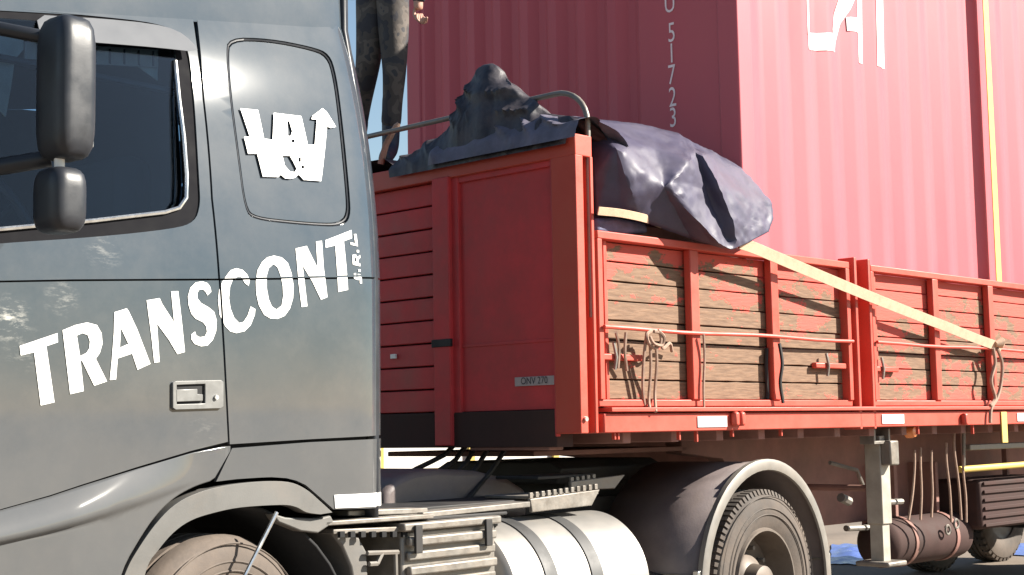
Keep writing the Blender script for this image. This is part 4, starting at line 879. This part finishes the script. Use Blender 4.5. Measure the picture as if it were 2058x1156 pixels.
tf = [(0, 18, 19), (18, 17, 19), (0, 19, 38), (0, 38, 1), (19, 20, 38), (20, 21, 23), (20, 23, 38), (38, 23, 22), (38, 22, 2), (38, 2, 1), (2, 22, 28), (2, 28, 3), (19, 17, 16), (19, 16, 15), (19, 15, 21), (19, 21, 20), (21, 15, 14), (21, 14, 23), (23, 14, 13), (23, 13, 26), (23, 26, 25), (23, 25, 24), (22, 23, 24),
      (22, 24, 29), (22, 29, 28), (24, 25, 29), (25, 26, 29), (26, 27, 30), (26, 30, 29), (26, 13, 12), (26, 12, 27), (27, 12, 11), (27, 11, 30), (28, 29, 31), (29, 32, 31), (29, 30, 33), (29, 33, 32), (30, 34, 33), (30, 11, 34), (3, 28, 31), (3, 31, 4), (31, 32, 4), (32, 35, 4), (4, 35, 5), (5, 35, 6), (6, 35, 7), (35, 36, 7), (36, 8, 7), (36, 9, 8), (36, 37, 9), (37, 10, 9), (37, 34, 10), (34, 11, 10), (33, 34, 37), (33, 37, 36), (33, 36, 35), (32, 33, 35)]
me_v = []
for a, b, c in tv: x, z = R.s(a, b, c); me_v.append(L(x, c, z))
mb = MB().add(me_v, tf)
me = bpy.data.meshes.new('draped_sheet'); me.from_pydata(mb.v, [], mb.f); bm = bmesh.new(); bm.from_mesh(me)
for _ in range(2):
    bmesh.ops.subdivide_edges(bm, edges=bm.edges, cuts=1, use_grid_fill=True); bmesh.ops.triangulate(bm, faces=bm.faces)
    bmesh.ops.smooth_vert(bm, verts=[v for v in bm.verts if not v.is_boundary], factor=.22, use_axis_x=True, use_axis_y=True, use_axis_z=True)
bmesh.ops.subdivide_edges(bm, edges=bm.edges, cuts=1, use_grid_fill=True); bmesh.ops.triangulate(bm, faces=bm.faces)
for v in bm.verts:
    c = v.co; v.co = c + Vector((0, -1, .3)) * (.006 * noise.noise(c * 9) + .0075 * noise.noise(c * 24))
bmesh.ops.recalc_face_normals(bm, faces=bm.faces); bm.to_mesh(me); bm.free()
finish('draped_sheet', me, 'tarp', TP, 0, 40, 2, 0, .004)
# the part bunched along the top of the headboard and the dark heap on it
def mound(name, m, prof, x0, x1, seed, amp, n_l=70, n_x=26, freq=7, skew=.35, parent=TP):
    la = [p[0] for p in prof]; mb = MB()
    for j in range(n_l + 1):
        l = la[0] + (la[-1] - la[0]) * j / n_l; hh = float(np.interp(l, la, [p[1] for p in prof])); base = float(np.interp(l, la, [p[2] for p in prof]))
        for i in range(n_x + 1):
            t_ = i / n_x; s_ = math.sin(math.pi * t_ ** (.75)) ** .7
            x = x0 + (x1 - x0) * t_; z = base + (hh - base) * s_; k = s_
            v = Vector((x, l, z)); nz = noise.noise(Vector((x * freq + seed, l * freq, z * freq * .6))); wv = noise.noise(Vector((x * 3, l * 3, z * 3 + seed))); rz = (1 - abs(math.sin(9 * (l * 1.1 + z * 2.2 + x * .6) + 4.5 * wv + seed))) ** 1.6 * 2 - .6; rz += .55 * (1 - abs(math.sin(27 * (l * .9 + z * 1.7 - x * .8) + 6 * wv + 2 * seed))) ** 2
            mb.v.append(tuple(L(x - amp * (nz * .8 + rz * .5) * k, l + amp * .5 * nz, z + amp * .5 * nz * k)))
    mb.f = [(j * (n_x + 1) + i, j * (n_x + 1) + i + 1, (j + 1) * (n_x + 1) + i + 1, (j + 1) * (n_x + 1) + i) for j in range(n_l) for i in range(n_x)]
    return mb.build(name, m, parent, 0, 50)
hxm = hx0 + .12
def HF(px, py): return R.f(px, py, hxm)
def prof(pts, base): return sorted([(HF(x, y)[0], HF(x, y)[1], base) for x, y in pts])
mound('bunched_fold', 'foldtarp', prof([(905, 300), (930, 285), (960, 262), (1010, 250), (1060, 244), (1110, 238), (1150, 236), (1200, 240)], zt - .03), hx0 - .05, hx0 + .34, 3.1, .042, n_l=130, n_x=36)
mound('dark_heap', 'heap', prof([(822, 318), (850, 298), (880, 284), (905, 268), (926, 236), (938, 206), (946, 180), (960, 152), (978, 136), (995, 134), (1012, 142), (1028, 162), (1046, 184), (1066, 198), (1085, 214), (1102, 232), (1140, 240), (1180, 246)], zt - .05), hx0 - .03, hx0 + .31, 8.7, .040, freq=9, n_l=150, n_x=44)
# blue-grey rag under the strap end
rg = [R.s(x, y, 1.20) for x, y in ((1200, 438), (1240, 436), (1300, 448), (1306, 468), (1250, 470), (1200, 468))]
rags = tag(MB().prism(rg, 1.10, 1.20).build('folded_sheet', 'bluerag', None, .02, 60, 3), 'blue-grey folded sheet tucked on top of the dropside beside the corner post', 'cloth'); rags.location = tuple(R.o); rags.rotation_euler = (0, 0, R.th)
# cream ratchet strap pulling the tarpaulin down
def RP(x, y, lat): a = R.s(x, y, lat); return L(a[0], lat, a[1])
sp3 = [RP(1488, 489, 1.37), RP(1520, 500, 1.37), RP(1600, 534, 1.355), RP(1700, 576, 1.345), RP(1800, 617, 1.335), RP(1900, 656, 1.325), RP(1960, 680, 1.318), RP(2004, 696, 1.312), RP(2012, 702, 1.308)]
wd_ = (RP(1700, 590, 1.345) - RP(1700, 560, 1.345)); wd_ = wd_ + Vector((.15, 0, 0)) * 0
RS = tag(R.empty('ratchet_strap'), 'pale webbing strap stretched diagonally from the tarpaulin across the dropsides', 'strap')
MB().ribbon(spline([tuple(p) for p in sp3], 4), (.35, -.25, .9), .062, .006).build('webbing', 'web', RS, .001)
MB().ribbon(spline([tuple(RP(1202, 424, 1.31)), tuple(RP(1250, 429, 1.315)), tuple(RP(1300, 440, 1.29)), tuple(RP(1330, 452, 1.2))], 4), (.1, -.3, .9), .04, .006).build('webbing', 'web', RS, .001)
kn = RP(2006, 692, 1.32); MB().tube([kn + Vector((-.04, 0, .0)), kn + Vector((0, -.02, .015)), kn + Vector((.04, 0, -.01))], [.02, .032, .02], 10).build('knot', 'web', RS)

# ================================================================== worker standing on the load
def skinned(name, m, parent, nodes, edges, sub=2, root=0):
    me = bpy.data.meshes.new(name); bm = bmesh.new(); lay = bm.verts.layers.skin.verify(); vs = []
    for i, (p, r_) in enumerate(nodes):
        v = bm.verts.new(p); v[lay].radius = (r_, r_) if not isinstance(r_, tuple) else r_; v[lay].use_root = (i == root); vs.append(v)
    for a, b in edges: bm.edges.new((vs[a], vs[b]))
    bm.to_mesh(me); bm.free(); me.materials.append(M[m]); o = bpy.data.objects.new(name, me); COL.objects.link(o); o.parent = parent
    k = o.modifiers.new('skin', 'SKIN'); k.use_smooth_shade = True; k.branch_smoothing = .6
    s_ = o.modifiers.new('sub', 'SUBSURF'); s_.levels = sub; s_.render_levels = sub; return o
PX = hx0 + .34
pl = R.f(782, 200, PX)[0]; pz = 2.70
PE = tag(R.empty('person'), 'worker in patched grey-brown trousers and dark jacket standing on the covered load', 'person')
def W(px, py, dx=0): a = R.f(px, py, PX + dx); return L(PX + dx, a[0], a[1])
foot = W(786, 318); 
hip_r = W(788, -40); hip_l = W(748, -36); pel = W(768, -72)
knee_r = W(793, 140, -.03); ank_r = W(784, 282, .02); knee_l = W(740, 128, -.06); ank_l = W(716, 284, .04); toe_l = W(712, 262, .02)
che = W(765, -200); nek = W(765, -285); sho_r = W(828, -250); sho_l = W(703, -250); elb_r = W(848, -110); wri_r = W(840, 6); elb_l = W(690, -120); wri_l = W(705, -20)
hd_ = W(762, -345); top_ = W(760, -385)
skinned('body', 'skin', PE, [(pel, .12), (che, .14), (nek, .055), (hd_, .085), (top_, .06), (sho_r, .055), (elb_r, .042), (wri_r, .028), (W(842, 22), (.036, .02)), (sho_l, .055), (elb_l, .042), (wri_l, .028), (W(708, 0), (.034, .02)), (hip_r, .07), (knee_r, .045), (ank_r, .026), (hip_l, .07), (knee_l, .045), (ank_l, .026)],
        [(0, 1), (1, 2), (2, 3), (3, 4), (1, 5), (5, 6), (6, 7), (7, 8), (1, 9), (9, 10), (10, 11), (11, 12), (0, 13), (13, 14), (14, 15), (0, 16), (16, 17), (17, 18)])
hand = PE
for k, (dx, dy, ln) in enumerate(((8, 26, 1), (3, 30, 1.1), (-3, 29, 1.05), (-8, 25, .9))):
    b = W(842 + dx * .6, 28, -.012 * (k - 1.5)); m_ = W(844 + dx * .8, 28 + 12 * ln, -.012 * (k - 1.5) - .02); e = W(850 + dx * .7, 30 + 17 * ln, -.012 * (k - 1.5) - .0); f_ = W(856 + dx * .3, 26 + 8 * ln, .0)
    skinned('finger', 'skin', PE, [(b, .0095), (m_, .0088), (e, .008), (f_, .007)], [(0, 1), (1, 2), (2, 3)], 1)
skinned('thumb', 'skin', PE, [(W(834, 16, -.01), .011), (W(832, 30, -.02), .010), (W(838, 40, -.03), .008)], [(0, 1), (1, 2)], 1)
skinned('trousers', 'trousers', PE, [(pel, .145), (hip_r, .105), (W(791, 60, -.02), .094), (knee_r, .072), (W(789, 205, .0), .060), (W(785, 262, .02), .062), (hip_l, .105), (W(746, 50, -.05), .092), (knee_l, .075), (W(727, 205, .0), .060), (W(717, 262, .04), .060)], [(0, 1), (1, 2), (2, 3), (3, 4), (4, 5), (0, 6), (6, 7), (7, 8), (8, 9), (9, 10)])
skinned('jacket', 'jacket', PE, [(W(768, -50), .165), (che, .175), (W(765, -262), .075), (sho_r, .078), (elb_r, .062), (W(841, 8), .046), (sho_l, .078), (elb_l, .062), (W(704, -34), .048)], [(0, 1), (1, 2), (1, 3), (3, 4), (4, 5), (1, 6), (6, 7), (7, 8)])
skinned('boot', 'boot', PE, [(W(790, 178, .0), .066), (W(786, 240, .02), .058), (W(785, 300, .02), .052), (W(776, 316, -.10), .045), (W(772, 320, -.17), .035)], [(0, 1), (1, 2), (2, 3), (3, 4)])
skinned('boot', 'boot', PE, [(W(723, 222, .02), .068), (W(719, 262, .04), .060), (W(716, 300, .05), .052), (W(707, 317, -.06), .045), (W(703, 321, -.13), .036)], [(0, 1), (1, 2), (2, 3), (3, 4)])
skinned('hair', 'hair', PE, [(W(762, -365, .03), .085), (W(761, -392, .01), .07)], [(0, 1)])
for dl in (-.035, .035): MB().lathe([(.012, 0), (.008, .006), (.001, .008)], hd_ + Vector((-.085, dl, .02)), 'lx', 10).build('eye', 'hair', PE)
MB().tube([hd_ + Vector((-.083, 0, .02)), hd_ + Vector((-.11, 0, -.02)), hd_ + Vector((-.085, 0, -.03))], .012, 6).build('nose', 'skin', PE)
MB().box(hd_.x - .092, hd_.x - .08, -hd_.y - .025, -hd_.y + .025, hd_.z - .06, hd_.z - .05).build('mouth', 'boot', PE)
# yellow-grey pole leaning by the worker's foot
def top_prop(o): o.location = tuple(R.o); o.rotation_euler = (0, 0, R.th); return o
top_prop(tag(MB().tube([W(765, 330, -.2), W(776, 290, -.19), W(796, 254, -.18), W(802, 248, -.17)], [.018, .018, .016, .012], 8).build('bent_pole', 'rope', None), 'short bent pale pole sticking up at the worker\'s feet behind the cab', 'pole'))

# ================================================================== yellow flatbed parked beyond
BK = Frame((-.9, 17.0, 0), 35); YT = tag(BK.empty('parked_flatbed'), 'cream and yellow flatbed trailer parked in the sun beyond the red trailer', 'trailer')
bx('side_beam', 'ceramic', YT, -4, 4, 1.18, 1.26, .985, 1.25, .01); bx('side_beam', 'ceramic', YT, -4, 4, -1.26, -1.18, .985, 1.25, .01)
bx('lower_rail', 'yellowsteel', YT, -4, 4, 1.14, 1.25, .84, .975, .01); bx('deck', 'under', YT, -4, 4, -1.17, 1.17, 1.12, 1.2)
for x in np.arange(-3.7, 4, 1.1): bx('stake_pocket', 'yellowsteel', YT, x, x + .08, 1.262, 1.30, .86, 1.24, .006)
for l in (-.5, .4): bx('main_beam', 'yellowsteel', YT, -4, 4, l, l + .1, .70, 1.11)
for x in (-1.6, -2.9):
    wheel(BK, YT, x, 1.2, .5, .28, 1, 30, True); wheel(BK, YT, x, -1.2, .5, .28, -1, 30, True)
bx('parking_leg', 'black', YT, 3.2, 3.32, .9, 1.02, 0, 1.0); bx('parking_leg', 'black', YT, 3.2, 3.32, -1.02, -.9, 0, 1.0)
MB().tube([L(-1.6, -1, .5), L(-1.6, 1, .5)], .08, 10).tube([L(-2.9, -1, .5), L(-2.9, 1, .5)], .08, 10).build('axles', 'black', YT)
# blue plastic sheets lying on the ground on the far side of the trailer
M['blueplastic'] = mat('blue_plastic', (.07, .11, .32), .35, 0, .3, 8, bump=.4, bscale=12, spec=.5)
def ground_sheet(pxs, label):
    W0 = [CAMP + ray(x, y) * ((.02 - H) / ray(x, y)[2]) for x, y in pxs]; c = sum(W0) / 4; mb = MB(); n = 16
    for i in range(n + 1):
        for j in range(n + 1):
            a, b = i / n, j / n; p = W0[0] * (1 - a) * (1 - b) + W0[1] * a * (1 - b) + W0[2] * a * b + W0[3] * (1 - a) * b - c
            p = p * (1 + .15 * noise.noise(Vector((a * 4, b * 4, pxs[0][0])))); mb.v.append((p[0], p[1], .012 + .10 * abs(noise.noise(Vector((p[0] * 3, p[1] * 2, 2)))) * math.sin(math.pi * a) * math.sin(math.pi * b)))
    mb.f = [(i * (n + 1) + j, (i + 1) * (n + 1) + j, (i + 1) * (n + 1) + j + 1, i * (n + 1) + j + 1) for i in range(n) for j in range(n)]
    o = mb.build('plastic_sheet', 'blueplastic', None, 0, 60); o.location = (c[0], c[1], 0); return tag(o, label, 'plastic sheet')
ground_sheet([(1668, 1132), (1755, 1132), (1752, 1092), (1672, 1092)], 'crumpled blue plastic sheet on the ground between wheel and landing leg')
ground_sheet([(1962, 1112), (2070, 1114), (2060, 1090), (1966, 1090)], 'crumpled blue plastic sheet on the ground beyond the air tank')
